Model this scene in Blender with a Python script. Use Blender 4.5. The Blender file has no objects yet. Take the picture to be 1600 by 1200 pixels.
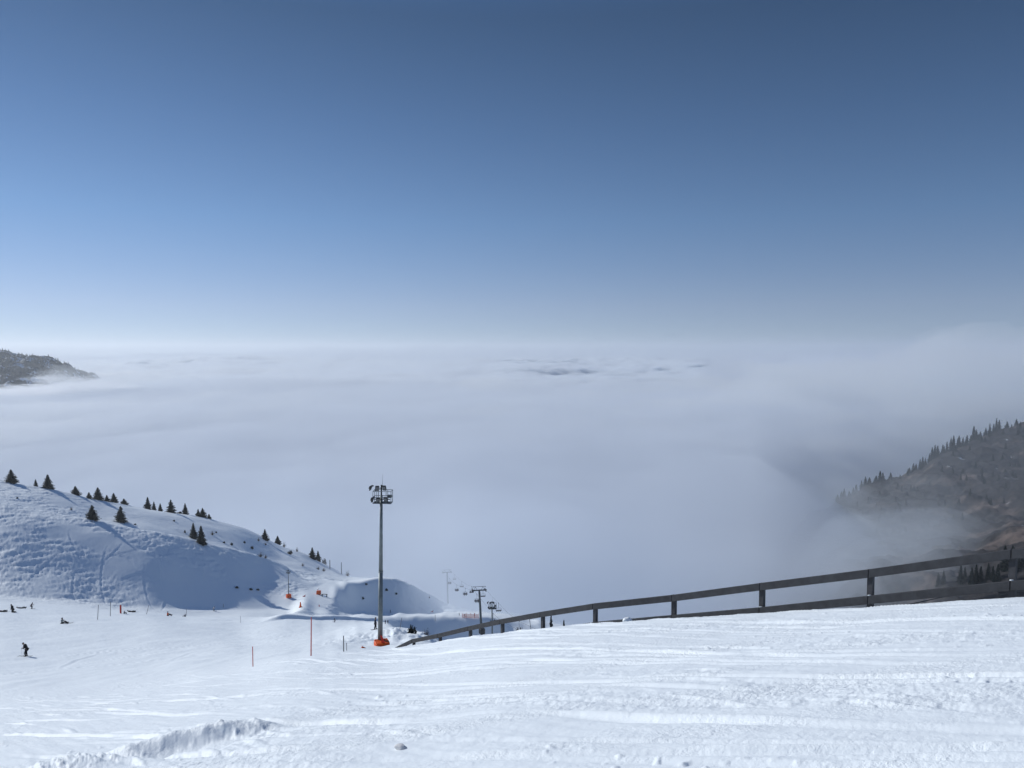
import bpy, bmesh, math, random
import numpy as np
from mathutils import Vector, Matrix

# ------------------------------------------------------------------ camera, sky, sun, exposure
S = bpy.context.scene
F = 1186.0                      # focal length in pixels of the 1600 px wide photograph
PITCH = math.atan(57 / F)
cam_d = bpy.data.cameras.new('camera')
cam = bpy.data.objects.new('camera', cam_d)
S.collection.objects.link(cam)
cam_d.sensor_width = 36
cam_d.lens = 36 * F / 1600
cam_d.clip_start = 0.1
cam_d.clip_end = 300000
cam.location = (0, 0, 0)
cam.rotation_euler = (math.pi / 2 - PITCH, 0, 0)
S.camera = cam

SUN_AZ = math.radians(-60)      # from +Y (view direction), negative = to the left
SUN_EL = math.radians(27.5)
W = bpy.data.worlds.new('World')
S.world = W
W.use_nodes = True
wt = W.node_tree
bg = wt.nodes['Background']
sky = wt.nodes.new('ShaderNodeTexSky')
sky.sky_type = 'NISHITA'
sky.sun_disc = False
sky.sun_elevation = SUN_EL
sky.sun_rotation = SUN_AZ
sky.altitude = 2600
sky.air_density = 1.35
sky.dust_density = 0.15
sky.ozone_density = 2.4
# look the sky up a little above the true direction (thin mountain air, no yellow band) and cool it slightly
wtc = wt.nodes.new('ShaderNodeTexCoord')
wadd = wt.nodes.new('ShaderNodeVectorMath'); wadd.operation = 'MULTIPLY_ADD'
wadd.inputs[1].default_value = (1, 1, 1.15); wadd.inputs[2].default_value = (0, 0, 0.085)
wnor = wt.nodes.new('ShaderNodeVectorMath'); wnor.operation = 'NORMALIZE'
wt.links.new(wtc.outputs['Generated'], wadd.inputs[0])
wt.links.new(wadd.outputs[0], wnor.inputs[0])
wt.links.new(wnor.outputs[0], sky.inputs['Vector'])
wmul = wt.nodes.new('ShaderNodeMix'); wmul.data_type = 'RGBA'; wmul.blend_type = 'MULTIPLY'
wmul.inputs['Factor'].default_value = 1.0
# thicker pale air towards the horizon, deeper blue overhead
wsep = wt.nodes.new('ShaderNodeSeparateXYZ'); wt.links.new(wtc.outputs['Generated'], wsep.inputs[0])
wr = wt.nodes.new('ShaderNodeValToRGB')
_st = [(0.01, (0.78, 0.73, 0.80)), (0.053, (0.84, 0.76, 0.83)), (0.11, (0.72, 0.74, 0.84)), (0.159, (0.62, 0.72, 0.84)), (0.274, (0.46, 0.57, 0.69)), (0.39, (0.33, 0.43, 0.52)), (0.6, (0.50, 0.70, 0.95))]
_el = [wr.color_ramp.elements[0]] + [wr.color_ramp.elements.new(p_) for p_, _ in _st[1:-1]] + [wr.color_ramp.elements[-1]]
for e_, (p_, c_) in zip(_el, _st):
    e_.position = p_; e_.color = (*c_, 1)
wt.links.new(wsep.outputs['Z'], wr.inputs['Fac'])
wt.links.new(wr.outputs['Color'], wmul.inputs['B'])
wt.links.new(sky.outputs['Color'], wmul.inputs['A'])
wt.links.new(wmul.outputs['Result'], bg.inputs['Color'])
bg.inputs['Strength'].default_value = 0.085

sd = bpy.data.lights.new('sun', 'SUN')
sun = bpy.data.objects.new('sun', sd)
S.collection.objects.link(sun)
sd.energy = 2.95
sd.angle = math.radians(0.5)
sd.color = (1.0, 0.985, 0.94)
to_sun = Vector((math.sin(SUN_AZ) * math.cos(SUN_EL), math.cos(SUN_AZ) * math.cos(SUN_EL), math.sin(SUN_EL)))
sun.rotation_euler = to_sun.to_track_quat('Z', 'Y').to_euler()

S.view_settings.view_transform = 'Standard'
S.view_settings.look = 'None'
S.view_settings.gamma = 1
S.view_settings.exposure = 0.28
S.render.engine = 'CYCLES'
S.cycles.max_bounces = 12
S.cycles.volume_bounces = 8
S.cycles.transparent_max_bounces = 16
S.cycles.use_adaptive_sampling = True
S.cycles.adaptive_threshold = 0.01
S.cycles.use_denoising = True

# ------------------------------------------------------------------ helpers
cp, sp = math.cos(PITCH), math.sin(PITCH)


def ray(px, py):
    """direction (X/Y, Z/Y) of the line of sight through a pixel of the photograph"""
    u, v = (px - 800) / F, (600 - py) / F
    y = cp + v * sp
    return u / y, (-sp + v * cp) / y


def P(px, py, D):
    a, t = ray(px, py)
    return Vector((a * D, D, t * D))


_rng = np.random.RandomState(7)
_perm = _rng.permutation(256)
_perm = np.concatenate([_perm, _perm, _perm])
_g = _rng.rand(256) * 2 * np.pi
_gx, _gy = np.cos(_g), np.sin(_g)


def perlin(x, y):
    xi = np.floor(x).astype(int); yi = np.floor(y).astype(int)
    xf = x - xi; yf = y - yi
    xi &= 255; yi &= 255
    u = xf * xf * xf * (xf * (xf * 6 - 15) + 10)
    v = yf * yf * yf * (yf * (yf * 6 - 15) + 10)

    def g(ix, iy, fx, fy):
        h = _perm[_perm[ix & 255] + (iy & 255)]
        return _gx[h] * fx + _gy[h] * fy
    n00 = g(xi, yi, xf, yf); n10 = g(xi + 1, yi, xf - 1, yf)
    n01 = g(xi, yi + 1, xf, yf - 1); n11 = g(xi + 1, yi + 1, xf - 1, yf - 1)
    return ((n00 * (1 - u) + n10 * u) * (1 - v) + (n01 * (1 - u) + n11 * u) * v) * 1.5


def fbm(x, y, octaves=4, gain=0.5):
    s = 0; a = 1; f = 1
    for k in range(octaves):
        s = s + a * perlin(x * f + 17.3 * k, y * f - 9.1 * k)
        a *= gain; f *= 2.03
    return s


def sstep(a, b, x):
    t = np.clip((x - a) / (b - a), 0, 1)
    return t * t * (3 - 2 * t)


def new_obj(name, me, parent=None, loc=None):
    o = bpy.data.objects.new(name, me)
    S.collection.objects.link(o)
    if parent is not None:
        o.parent = parent
    if loc is not None:
        o.location = loc
    return o


def tag(o, label=None, cat=None, group=None, kind=None):
    if label: o['label'] = label
    if cat: o['category'] = cat
    if group: o['group'] = group
    if kind: o['kind'] = kind
    return o


def grid_mesh(name, X, Y, Z, smooth=True):
    """X, Y, Z: arrays (rows, cols) -> quad sheet"""
    r, c = X.shape
    me = bpy.data.meshes.new(name)
    co = np.stack([X, Y, Z], -1).reshape(-1, 3).astype(np.float32)
    idx = np.arange(r * c).reshape(r, c)
    q = np.stack([idx[:-1, :-1], idx[:-1, 1:], idx[1:, 1:], idx[1:, :-1]], -1).reshape(-1, 4)
    me.vertices.add(len(co)); me.vertices.foreach_set('co', co.ravel())
    me.loops.add(q.size); me.loops.foreach_set('vertex_index', q.ravel().astype(np.int32))
    me.polygons.add(len(q)); me.polygons.foreach_set('loop_start', (np.arange(len(q)) * 4).astype(np.int32))
    me.polygons.foreach_set('use_smooth', np.full(len(q), smooth))
    me.update(calc_edges=True)
    return me


def closed_grid(name, X, Y, Zt, Zb):
    """closed body between a top sheet and a bottom sheet"""
    r, c = X.shape
    top = np.stack([X, Y, Zt], -1).reshape(-1, 3)
    bot = np.stack([X, Y, Zb], -1).reshape(-1, 3)
    co = np.concatenate([top, bot]).astype(np.float32)
    i = np.arange(r * c).reshape(r, c); n = r * c
    qs = [np.stack([i[:-1, :-1], i[:-1, 1:], i[1:, 1:], i[1:, :-1]], -1).reshape(-1, 4)]
    j = i + n
    qs.append(np.stack([j[:-1, :-1], j[1:, :-1], j[1:, 1:], j[:-1, 1:]], -1).reshape(-1, 4))
    for e in (i[0, :], i[:, -1], i[-1, ::-1], i[::-1, 0]):
        qs.append(np.stack([e[1:], e[:-1], e[:-1] + n, e[1:] + n], -1))
    q = np.concatenate(qs)
    me = bpy.data.meshes.new(name)
    me.vertices.add(len(co)); me.vertices.foreach_set('co', co.ravel())
    me.loops.add(q.size); me.loops.foreach_set('vertex_index', q.ravel().astype(np.int32))
    me.polygons.add(len(q)); me.polygons.foreach_set('loop_start', (np.arange(len(q)) * 4).astype(np.int32))
    me.update(calc_edges=True)
    return me


class Loft:
    """height sheet through lines given as {px: [(py, D), ...]}; the k-th entries of all columns make one line over the land"""
    def __init__(self, cols):
        pxs = sorted(cols)
        n = len(cols[pxs[0]])
        A = np.zeros((n, len(pxs))); Dn = np.zeros_like(A); T = np.zeros_like(A)
        for j, px in enumerate(pxs):
            assert len(cols[px]) == n, px
            for i, (py, D) in enumerate(cols[px]):
                a, t = ray(px, py)
                A[i, j], Dn[i, j], T[i, j] = a, D, t * D
        self.A, self.D, self.Z, self.n = A, Dn, T, n

    def cubic(self, xq, xs, ys):
        # Catmull-like monotone-ish cubic in one dimension
        hx = np.diff(xs); d = np.diff(ys) / hx
        m = np.zeros(len(xs)); m[0] = d[0]; m[-1] = d[-1]
        w1 = 2 * hx[1:] + hx[:-1]; w2 = hx[1:] + 2 * hx[:-1]
        with np.errstate(divide='ignore', invalid='ignore'):
            hm = (w1 + w2) / (w1 / d[:-1] + w2 / d[1:])
        m[1:-1] = np.where(d[:-1] * d[1:] > 0, hm, 0)
        i = np.clip(np.searchsorted(xs, xq) - 1, 0, len(xs) - 2)
        h = xs[i + 1] - xs[i]; s = np.clip((xq - xs[i]) / h, 0, 1)
        return ((2 * s**3 - 3 * s**2 + 1) * ys[i] + (s**3 - 2 * s**2 + s) * h * m[i]
                + (-2 * s**3 + 3 * s**2) * ys[i + 1] + (s**3 - s**2) * h * m[i + 1])

    def lines(self, a):
        """a: 1-D array of azimuth tangents -> D, Z arrays (n, len(a))"""
        D = np.array([self.cubic(np.clip(a, self.A[i, 0], self.A[i, -1]), self.A[i], self.D[i]) for i in range(self.n)])
        Z = np.array([self.cubic(np.clip(a, self.A[i, 0], self.A[i, -1]), self.A[i], self.Z[i]) for i in range(self.n)])
        return D, Z

    def eval_cols(self, a, Dq):
        """a: (c,), Dq: (r,) -> Z (r, c) smooth in D"""
        D, Z = self.lines(a)
        out = np.zeros((len(Dq), len(a)))
        n = self.n
        h = np.diff(D, axis=0); d = np.diff(Z, axis=0) / h
        M = np.zeros_like(Z)
        M[0] = d[0]; M[-1] = d[-1]
        w1 = 2 * h[1:] + h[:-1]; w2 = h[1:] + 2 * h[:-1]
        with np.errstate(divide='ignore', invalid='ignore'):
            hm = (w1 + w2) / (w1 / d[:-1] + w2 / d[1:])
        M[1:-1] = np.where(d[:-1] * d[1:] > 0, hm, 0)
        ext = np.zeros_like(Z); ext[1:-1] = (d[:-1] * d[1:] <= 0)
        Ms = M.copy(); Me = M.copy()        # one-sided slopes where the line is a crest or a foot
        dp = np.vstack([d[:1], d]); dn = np.vstack([d, d[-1:]])      # slopes before and after every line
        wgt = 0.55 * np.clip(np.minimum(np.abs(dp), np.abs(dn)) / 0.12, 0, 1)
        Ms = np.where(ext > 0, wgt * dn, M); Me = np.where(ext > 0, wgt * dp, M)
        for k in range(n - 1):
            m = (Dq[:, None] >= D[k][None]) & (Dq[:, None] <= D[k + 1][None])
            s = np.clip((Dq[:, None] - D[k][None]) / h[k][None], 0, 1)
            v = ((2 * s**3 - 3 * s**2 + 1) * Z[k] + (s**3 - 2 * s**2 + s) * h[k] * Ms[k]
                 + (-2 * s**3 + 3 * s**2) * Z[k + 1] + (s**3 - s**2) * h[k] * Me[k + 1])
            out = np.where(m, v, out)
        out = np.where(Dq[:, None] < D[0][None], np.nan, out)
        out = np.where(Dq[:, None] > D[-1][None], Z[-1] + (Dq[:, None] - D[-1]) * 0, out)
        return out


# ------------------------------------------------------------------ materials
def mat(name, color, rough=0.7, metal=0.0, noise=0.0, scale=5.0, color2=None, bump=0.0, bscale=20.0, spec=0.3):
    m = bpy.data.materials.new(name); m.use_nodes = True
    nt = m.node_tree; b = nt.nodes['Principled BSDF']
    b.inputs['Base Color'].default_value = (*color, 1)
    b.inputs['Roughness'].default_value = rough
    b.inputs['Metallic'].default_value = metal
    b.inputs['Specular IOR Level'].default_value = spec
    tc = nt.nodes.new('ShaderNodeTexCoord')
    if noise or color2:
        n = nt.nodes.new('ShaderNodeTexNoise'); n.inputs['Scale'].default_value = scale
        n.inputs['Detail'].default_value = 6
        nt.links.new(tc.outputs['Object'], n.inputs['Vector'])
        r = nt.nodes.new('ShaderNodeValToRGB')
        c2 = color2 or tuple(c * (1 - noise) for c in color)
        r.color_ramp.elements[0].position = 0.35; r.color_ramp.elements[0].color = (*c2, 1)
        r.color_ramp.elements[1].position = 0.65; r.color_ramp.elements[1].color = (*color, 1)
        nt.links.new(n.outputs['Fac'], r.inputs['Fac'])
        nt.links.new(r.outputs['Color'], b.inputs['Base Color'])
    if bump:
        n2 = nt.nodes.new('ShaderNodeTexNoise'); n2.inputs['Scale'].default_value = bscale
        n2.inputs['Detail'].default_value = 5
        nt.links.new(tc.outputs['Object'], n2.inputs['Vector'])
        bp = nt.nodes.new('ShaderNodeBump'); bp.inputs['Distance'].default_value = bump
        nt.links.new(n2.outputs['Fac'], bp.inputs['Height'])
        nt.links.new(bp.outputs['Normal'], b.inputs['Normal'])
    return m


def vol_mat(name, density, color=(1, 1, 1), aniso=0.0):
    m = bpy.data.materials.new(name); m.use_nodes = True
    nt = m.node_tree; nt.nodes.remove(nt.nodes['Principled BSDF'])
    v = nt.nodes.new('ShaderNodeVolumePrincipled')
    v.inputs['Color'].default_value = (*color, 1)
    v.inputs['Density'].default_value = density
    v.inputs['Anisotropy'].default_value = aniso
    nt.links.new(v.outputs['Volume'], nt.nodes['Material Output'].inputs['Volume'])
    m.cycles.homogeneous_volume = True
    return m


def snow_material():
    m = bpy.data.materials.new('snow'); m.use_nodes = True
    nt = m.node_tree; b = nt.nodes['Principled BSDF']
    b.inputs['Base Color'].default_value = (0.82, 0.875, 0.905, 1)
    b.inputs['Roughness'].default_value = 0.55
    b.inputs['Specular IOR Level'].default_value = 0.25
    g = nt.nodes.new('ShaderNodeNewGeometry')
    # grains lie in patches between smoother, swept snow
    mp = nt.nodes.new('ShaderNodeMapping'); mp.inputs['Rotation'].default_value = (0, 0, math.radians(52)); mp.inputs['Scale'].default_value = (0.16, 0.9, 0.5)
    nt.links.new(g.outputs['Position'], mp.inputs['Vector'])
    pn = nt.nodes.new('ShaderNodeTexNoise'); pn.inputs['Scale'].default_value = 1.0; pn.inputs['Detail'].default_value = 5
    nt.links.new(mp.outputs['Vector'], pn.inputs['Vector'])
    pr = nt.nodes.new('ShaderNodeMapRange'); pr.inputs['From Min'].default_value = 0.42; pr.inputs['From Max'].default_value = 0.66; pr.inputs['To Min'].default_value = 0.08
    nt.links.new(pn.outputs['Fac'], pr.inputs['Value'])
    last = None
    for sc, dist, det, patchy in ((2.2, 0.02, 4, False), (16.0, 0.030, 4, True), (55.0, 0.010, 3, True)):
        n = nt.nodes.new('ShaderNodeTexNoise'); n.inputs['Scale'].default_value = sc; n.inputs['Detail'].default_value = det
        nt.links.new(g.outputs['Position'], n.inputs['Vector'])
        bp = nt.nodes.new('ShaderNodeBump'); bp.inputs['Distance'].default_value = dist
        nt.links.new(n.outputs['Fac'], bp.inputs['Height'])
        if patchy: nt.links.new(pr.outputs['Result'], bp.inputs['Strength'])
        if last: nt.links.new(last.outputs['Normal'], bp.inputs['Normal'])
        last = bp
    nt.links.new(last.outputs['Normal'], b.inputs['Normal'])
    return m


M_snow = snow_material()

# ------------------------------------------------------------------ the snowy slope, the piste and the spur: one sheet
PA, PB, EYE = 0.332, -0.149, 1.62


def plane_z(X, Y):
    return -EYE - PA * Y - PB * X


COLS = {
    -500: [(1155, 40), (1090, 60), (1040, 85), (970, 150), (920, 200), (890, 240), (690, 305), (695, 325), (640, 365), (1000, 560), (1300, 760)],
    0:    [(1098, 40), (1056, 60), (1027, 87), (967, 155), (944, 205), (932, 245), (777, 312), (786, 330), (749, 368), (905, 560), (1100, 800)],
    75:   [(1090, 40), (1054, 60), (1028, 87), (972, 155), (949, 210), (936, 252), (797, 313), (806, 332), (763, 372), (905, 560), (1100, 800)],
    150:  [(1083, 40), (1050, 60), (1028, 86), (976, 152), (954, 215), (941, 262), (812, 316), (822, 338), (780, 380), (900, 560), (1100, 800)],
    225:  [(1072, 40), (1045, 60), (1026, 84), (980, 150), (958, 222), (947, 270), (826, 321), (837, 343), (797, 392), (900, 560), (1100, 800)],
    300:  [(1058, 40), (1037, 60), (1022, 82), (980, 168), (965, 226), (951, 285), (843, 332), (852, 357), (808, 410), (900, 560), (1100, 800)],
    375:  [(1045, 39), (1029, 60), (1017, 82), (976, 200), (967, 224), (952, 298), (861, 347), (868, 375), (828, 428), (910, 570), (1100, 800)],
    440:  [(1030, 38), (1019, 60), (1010, 84), (973, 195), (965.5, 222), (948, 312), (882, 366), (886, 395), (856, 450), (920, 590), (1100, 800)],
    470:  [(1025, 38), (1016, 60), (1007, 85), (972, 205), (957, 262), (932, 325), (904, 362), (899, 385), (864, 460), (922, 600), (1100, 800)],
    490:  [(1022, 38), (1013, 60), (1004, 86), (971, 215), (951, 302), (921, 345), (903, 375), (898, 400), (873, 470), (925, 600), (1100, 800)],
    507:  [(1021, 38), (1012, 60), (1002, 87), (971, 225), (950, 310), (915, 358), (904, 385), (900, 410), (882, 480), (925, 600), (1100, 800)],
    522:  [(1019, 38), (1011, 60), (1000, 88), (970, 232), (950, 318), (933, 333), (909, 378), (905, 405), (889, 485), (925, 600), (1100, 800)],
    540:  [(1018, 38), (1011, 60), (996, 88), (970, 245), (956, 325), (940, 345), (914, 366), (908, 402), (900, 485), (930, 600), (1100, 800)],
    560:  [(1018, 37), (1011, 60), (991, 90), (969, 262), (958, 338), (954, 365), (911, 387), (906, 422), (903, 500), (935, 600), (1100, 800)],
    595:  [(1017, 36), (1012, 60), (985, 90), (969, 280), (962.5, 330), (958, 384), (903, 402), (905, 435), (912, 520), (960, 600), (1100, 800)],
    615:  [(1015, 35), (1010, 60), (983, 90), (976, 305), (963.3, 330.5), (959, 387), (905, 404), (908, 440), (922, 520), (960, 600), (1100, 800)],
    640:  [(1011, 34), (1008, 60), (984, 90), (1000, 321), (963.5, 331), (959, 392), (913, 411), (917, 440), (935, 520), (960, 600), (1100, 800)],
    665:  [(1007, 33), (1010, 60), (991, 90), (1006, 321.5), (963.5, 332), (958, 398), (927, 424), (932, 448), (940, 520), (962, 600), (1100, 800)],
    700:  [(1001, 31), (1020, 60), (1012, 90), (1010, 322.5), (964, 333), (956, 405), (944, 438), (946, 460), (949, 520), (968, 600), (1100, 800)],
    740:  [(994.5, 29), (1040, 60), (1050, 90), (1014, 323.5), (965, 334), (957, 410), (955, 440), (954, 470), (955, 520), (972, 600), (1100, 800)],
    790:  [(987, 27.4), (1060, 60), (1080, 90), (1022, 327), (968, 338), (961, 415), (958, 445), (957, 470), (957, 520), (975, 600), (1100, 800)],
    860:  [(980, 25.6), (1080, 60), (1100, 90), (1030, 300), (985, 338), (975, 400), (970, 450), (970, 475), (970, 520), (985, 600), (1100, 800)],
    1000: [(969, 22.8), (1100, 60), (1130, 90), (1050, 290), (1000, 340), (990, 400), (990, 450), (990, 475), (990, 520), (1010, 600), (1100, 800)],
    1200: [(957, 19.6), (1130, 60), (1160, 90), (1090, 290), (1040, 340), (1030, 400), (1030, 450), (1030, 475), (1030, 520), (1050, 600), (1120, 800)],
    1400: [(946, 17.0), (1150, 60), (1180, 90), (1100, 290), (1050, 340), (1040, 400), (1030, 450), (1030, 475), (1030, 520), (1050, 600), (1120, 800)],
    1650: [(931, 15.0), (1150, 60), (1180, 90), (1100, 290), (1050, 340), (1030, 400), (1020, 450), (1020, 475), (1020, 520), (1050, 600), (1120, 800)],
    2300: [(905, 13), (1120, 60), (1150, 90), (1090, 290), (1030, 340), (1020, 400), (1010, 450), (1010, 475), (1010, 520), (1050, 600), (1120, 800)],
}
LAND = Loft(COLS)


def land_base(a, Dq):
    """smooth land height on the fan a x Dq, before bumps"""
    Z = LAND.eval_cols(a, Dq)
    D1, Z1 = LAND.lines(a)
    Dc, Zc = D1[0], Z1[0]
    # near slope: plane, corrected towards the crest line
    X = a[None] * Dq[:, None]
    pz = plane_z(X, Dq[:, None])
    corr = Zc - plane_z(a * Dc, Dc)
    s = np.clip(Dq[:, None] / Dc[None], 0, 1)
    near = pz + corr[None] * s**2
    return np.where(np.isnan(Z), near, Z)


def smooth_rows(Z, w):
    k = np.hanning(w + 2)[1:-1]; k /= k.sum()
    Zp = np.pad(Z, ((w // 2, w // 2), (0, 0)), mode='edge')
    out = np.zeros_like(Z)
    for i, kk in enumerate(k):
        out += kk * Zp[i:i + Z.shape[0]]
    return out


def bumps(X, Y):
    """small relief of the snow in metres"""
    r = np.sqrt(X * X + Y * Y)
    out = np.zeros_like(X)
    near = 1 - sstep(38, 55, Y)
    # soft swells, skied-out patches, crumbs
    out += near * 0.055 * fbm(X / 9.0, Y / 4.0, 3)
    al = -0.64 * X + 0.77 * Y; ac = 0.77 * X + 0.64 * Y      # along and across the skied direction
    patch = sstep(-0.05, 0.5, fbm(al / 7 + 40, ac / 1.6, 3))
    out += near * (0.30 + 0.70 * patch) * 0.013 * fbm(X / 0.30, Y / 0.28, 4, 0.65)
    # swept streaks and thin ridges thrown up by edges
    out += near * 0.010 * fbm(al / 3.5 + 3, ac / 0.30, 3)
    st2 = np.clip(perlin(al / 2.4 + 30, ac / (0.15 + 0.006 * Y) + 5) - 0.36, 0, 1)
    out += near * 0.08 * st2 * (0.15 + 0.85 * patch)
    chunks = np.clip(perlin(X / 0.15 + 9, Y / 0.15 + 70) - 0.44, 0, 1) * sstep(0.2, 0.7, fbm(al / 5 + 80, ac / 1.1 + 4, 3))
    out += near * 0.08 * chunks
    # basin (40-250 m)
    mid = sstep(38, 55, Y) * (1 - sstep(240, 300, Y))
    out += mid * (0.25 * fbm(X / 18 + 5, Y / 25, 3) + 0.07 * fbm(X / 2.2, Y / 5.0, 3))
    return out


def tracks(X, Y):
    rnd = random.Random(11)
    out = np.zeros_like(X)
    for k in range(190):
        y0 = 4 + 34 * rnd.random() ** 0.8
        xc = rnd.uniform(-0.7, 0.7) * y0; sl = -0.149 * y0 / max(0.5, 1.62 - 0.149 * xc) * rnd.uniform(0.75, 1.15); sl = max(sl, -2.2); cv = rnd.uniform(-0.02, 0.02); L = rnd.uniform(0.8, 5)
        w = rnd.uniform(0.05, 0.10); dep = rnd.uniform(0.012, 0.045)
        f = y0 + sl * (X - xc) + cv * (X - xc) ** 2
        env = np.clip(1 - ((X - xc) / L) ** 2, 0, 1)
        m = (np.abs(Y - f) < 0.8) & (env > 0)
        if not m.any(): continue
        d = ((Y - f) / math.sqrt(1 + sl * sl))[m]
        out[m] += env[m] * dep * (-np.exp(-(d / w) ** 2) + 0.7 * np.exp(-((d - 1.8 * w) / w) ** 2))
    # ski lines crossing on the lower left of the hill and on the piste
    for k in range(60):
        hillside = k < 34
        x0, y0 = (rnd.uniform(-185, -105), rnd.uniform(248, 300)) if hillside else (rnd.uniform(-60, 0), rnd.uniform(60, 160))
        an = rnd.uniform(0.2, 2.6); L = rnd.uniform(8, 22); cv = rnd.uniform(-.02, .02)
        ca, sa = math.cos(an), math.sin(an)
        m = (np.abs(X - x0) < L) & (np.abs(Y - y0) < L)
        if not m.any(): continue
        u = (X[m] - x0) * ca + (Y[m] - y0) * sa; v = -(X[m] - x0) * sa + (Y[m] - y0) * ca - cv * u * u
        w = .30 if hillside else .22
        out[m] += np.clip(1 - (u / L) ** 2, 0, 1) * (.14 if hillside else .06) * (-np.exp(-(v / w) ** 2) + .7 * np.exp(-((v - 1.8 * w) / w) ** 2))
    return out


def mound(X, Y):
    """the dug-up snow heap low on the left"""
    c0 = P(290, 1165, 12.0)
    dx, dy = X - c0.x, Y - c0.y
    out = np.zeros_like(X)
    m = (np.abs(dx) < 4) & (np.abs(dy) < 3)
    x, y = dx[m], dy[m]
    yy = y - 0.18 * x
    body = np.exp(-(np.abs(x - 0.15) / 1.15) ** 3) * np.where(yy > 0, np.exp(-(yy / 0.9) ** 2), np.exp(-(yy / 0.28) ** 2))
    h = 0.27 * body * (1 + 0.22 * fbm(x * 1.1, y * 1.6, 3))
    # lower left lobe, crumbly
    b2 = np.exp(-((x + 1.15) / 0.9) ** 2 - ((y + 1.0) / 0.55) ** 2)
    h += 0.20 * b2
    h += 0.06 * (b2 + 0.6 * np.exp(-((x - 1.3) / 0.5) ** 2 - ((y + .1) / 0.3) ** 2)) * np.abs(fbm(x * 4, y * 4, 4, .65))
    h += 0.03 * body * fbm(x * 2.5 + 3, y * 5, 4)
    # hollow in front of it
    h -= 0.16 * np.exp(-((x + 0.1) / 0.8) ** 2 - ((y + 0.75) / 0.3) ** 2)
    out[m] = h
    return out


def far_relief(X, Y, a, pxa):
    out = np.zeros_like(X)
    hill = sstep(225, 262, Y) * (1 - sstep(600, 700, Y))
    run = (1 - sstep(22, 34, np.abs(pxa - (482 + (Y - 322) * 1.05)))) * sstep(300, 315, Y) * (1 - sstep(400, 430, Y))
    hill = hill * (1 - .93 * run)      # the groomed run is smooth
    # wind crust and skied-out lumps on the spur (left of the lift)
    left = 1 - sstep(560, 620, pxa)
    crust = 0.12 + 0.88 * sstep(-0.3, 0.3, fbm(X / 34 + 2, Y / 26 + 7, 3) + 0.25)
    pxn = pxa + 55 * fbm(X / 30 + 11, Y / 30, 3)
    smoothbowl = sstep(150, 300, pxn) * (1 - sstep(430, 460, pxa)) * (1 - sstep(300, 322, Y - (pxa - 330) * 0.15))
    face2 = sstep(100, 160, pxa) * sstep(-6, 4, Y - (338 + (np.clip(pxa, 200, 500) - 200) * 0.25)) * 0.75
    smoothbowl = np.maximum(smoothbowl, face2)
    crust = crust * (1 - 0.95 * smoothbowl)
    rid2 = sstep(322, 340, Y - 0.0)  # the face of the second ridge is smoother
    ru = X * 0.86 - Y * 0.5; rv = X * 0.5 + Y * 0.86
    out += hill * left * crust * (0.27 * fbm(ru / 2.4, rv / 6.0, 4, 0.66) + 0.14 * fbm(X / 1.1, Y / 1.6, 2) - 0.14 * np.abs(fbm(ru / 9 + 50, rv / 4.2, 3)))
    out += hill * left * 0.9 * fbm(X / 42, Y / 42 + 9, 3)
    out += hill * (1 - left) * (0.35 * fbm(X / 9, Y / 9, 3) + 0.35 * sstep(390, 402, Y) * fbm(X / 3, Y / 5, 4, .6))
    # low groomed bank across the piste
    bank = sstep(395, 440, pxa) * (1 - sstep(575, 615, pxa))
    yb = 216 + (pxa - 440) * 0.30
    out += bank * 1.15 * sstep(-2.2, 1.4, Y - yb) * (1 - sstep(3, 34, Y - yb))
    # rough snow pile round the lamp mast
    pc = P(640, 990, 80)
    pile = np.exp(-((X - pc.x) / 8.5) ** 2 - ((Y - pc.y) / 14) ** 2)
    out += pile * 0.55 * fbm(X / 2.6, Y / 4.0, 4, 0.6)
    return out


DS = np.concatenate([np.geomspace(1.2, 48, 780), np.geomspace(48.3, 198, 150), np.arange(198.8, 540, 0.8), np.geomspace(541, 1000, 40)])
AS = np.concatenate([np.linspace(-2.2, -0.74, 60, endpoint=False), np.linspace(-0.74, 0.74, 1150), np.linspace(0.75, 2.2, 60)])


def build_land():
    Z = land_base(AS, DS)
    Z = smooth_rows(Z, 5)
    Z = smooth_rows(Z.T.copy(), 13).T
    X = AS[None] * DS[:, None]; Y = np.repeat(DS[:, None], len(AS), 1)
    pxa = 800 + AS[None] * F * np.ones_like(X)
    Z = Z + bumps(X, Y) + tracks(X, Y) + mound(X, Y) + far_relief(X, Y, AS, pxa)
    me = grid_mesh('snow_slope', X, Y, Z)
    me.materials.append(M_snow)
    o = new_obj('snow_slope', me); tag(o, kind='structure')
    # the slope behind and beside the viewer
    xs = np.linspace(-60, 60, 121); ys = np.linspace(-60, 1.2, 62)
    X2, Y2 = np.meshgrid(xs, ys)
    Z2 = plane_z(X2, Y2) + 0.08 * fbm(X2 / 7, Y2 / 4, 3) - 0.01
    me = grid_mesh('snow_slope_uphill', X2, Y2, Z2); me.materials.append(M_snow)
    tag(new_obj('snow_slope_uphill', me), kind='structure')
    # valley floor far below the clouds, out to the horizon
    R = np.geomspace(700, 120000, 40); T = np.linspace(-math.pi, math.pi, 73)
    X3 = R[:, None] * np.sin(T)[None]; Y3 = R[:, None] * np.cos(T)[None]
    Z3 = -560 - 500 * sstep(700, 5000, R)[:, None] * np.ones_like(X3)
    me = grid_mesh('valley_ground', X3, Y3, Z3); me.materials.append(M_snow)
    tag(new_obj('valley_ground', me), kind='structure')
    return Z


LANDZ = build_land()


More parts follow.
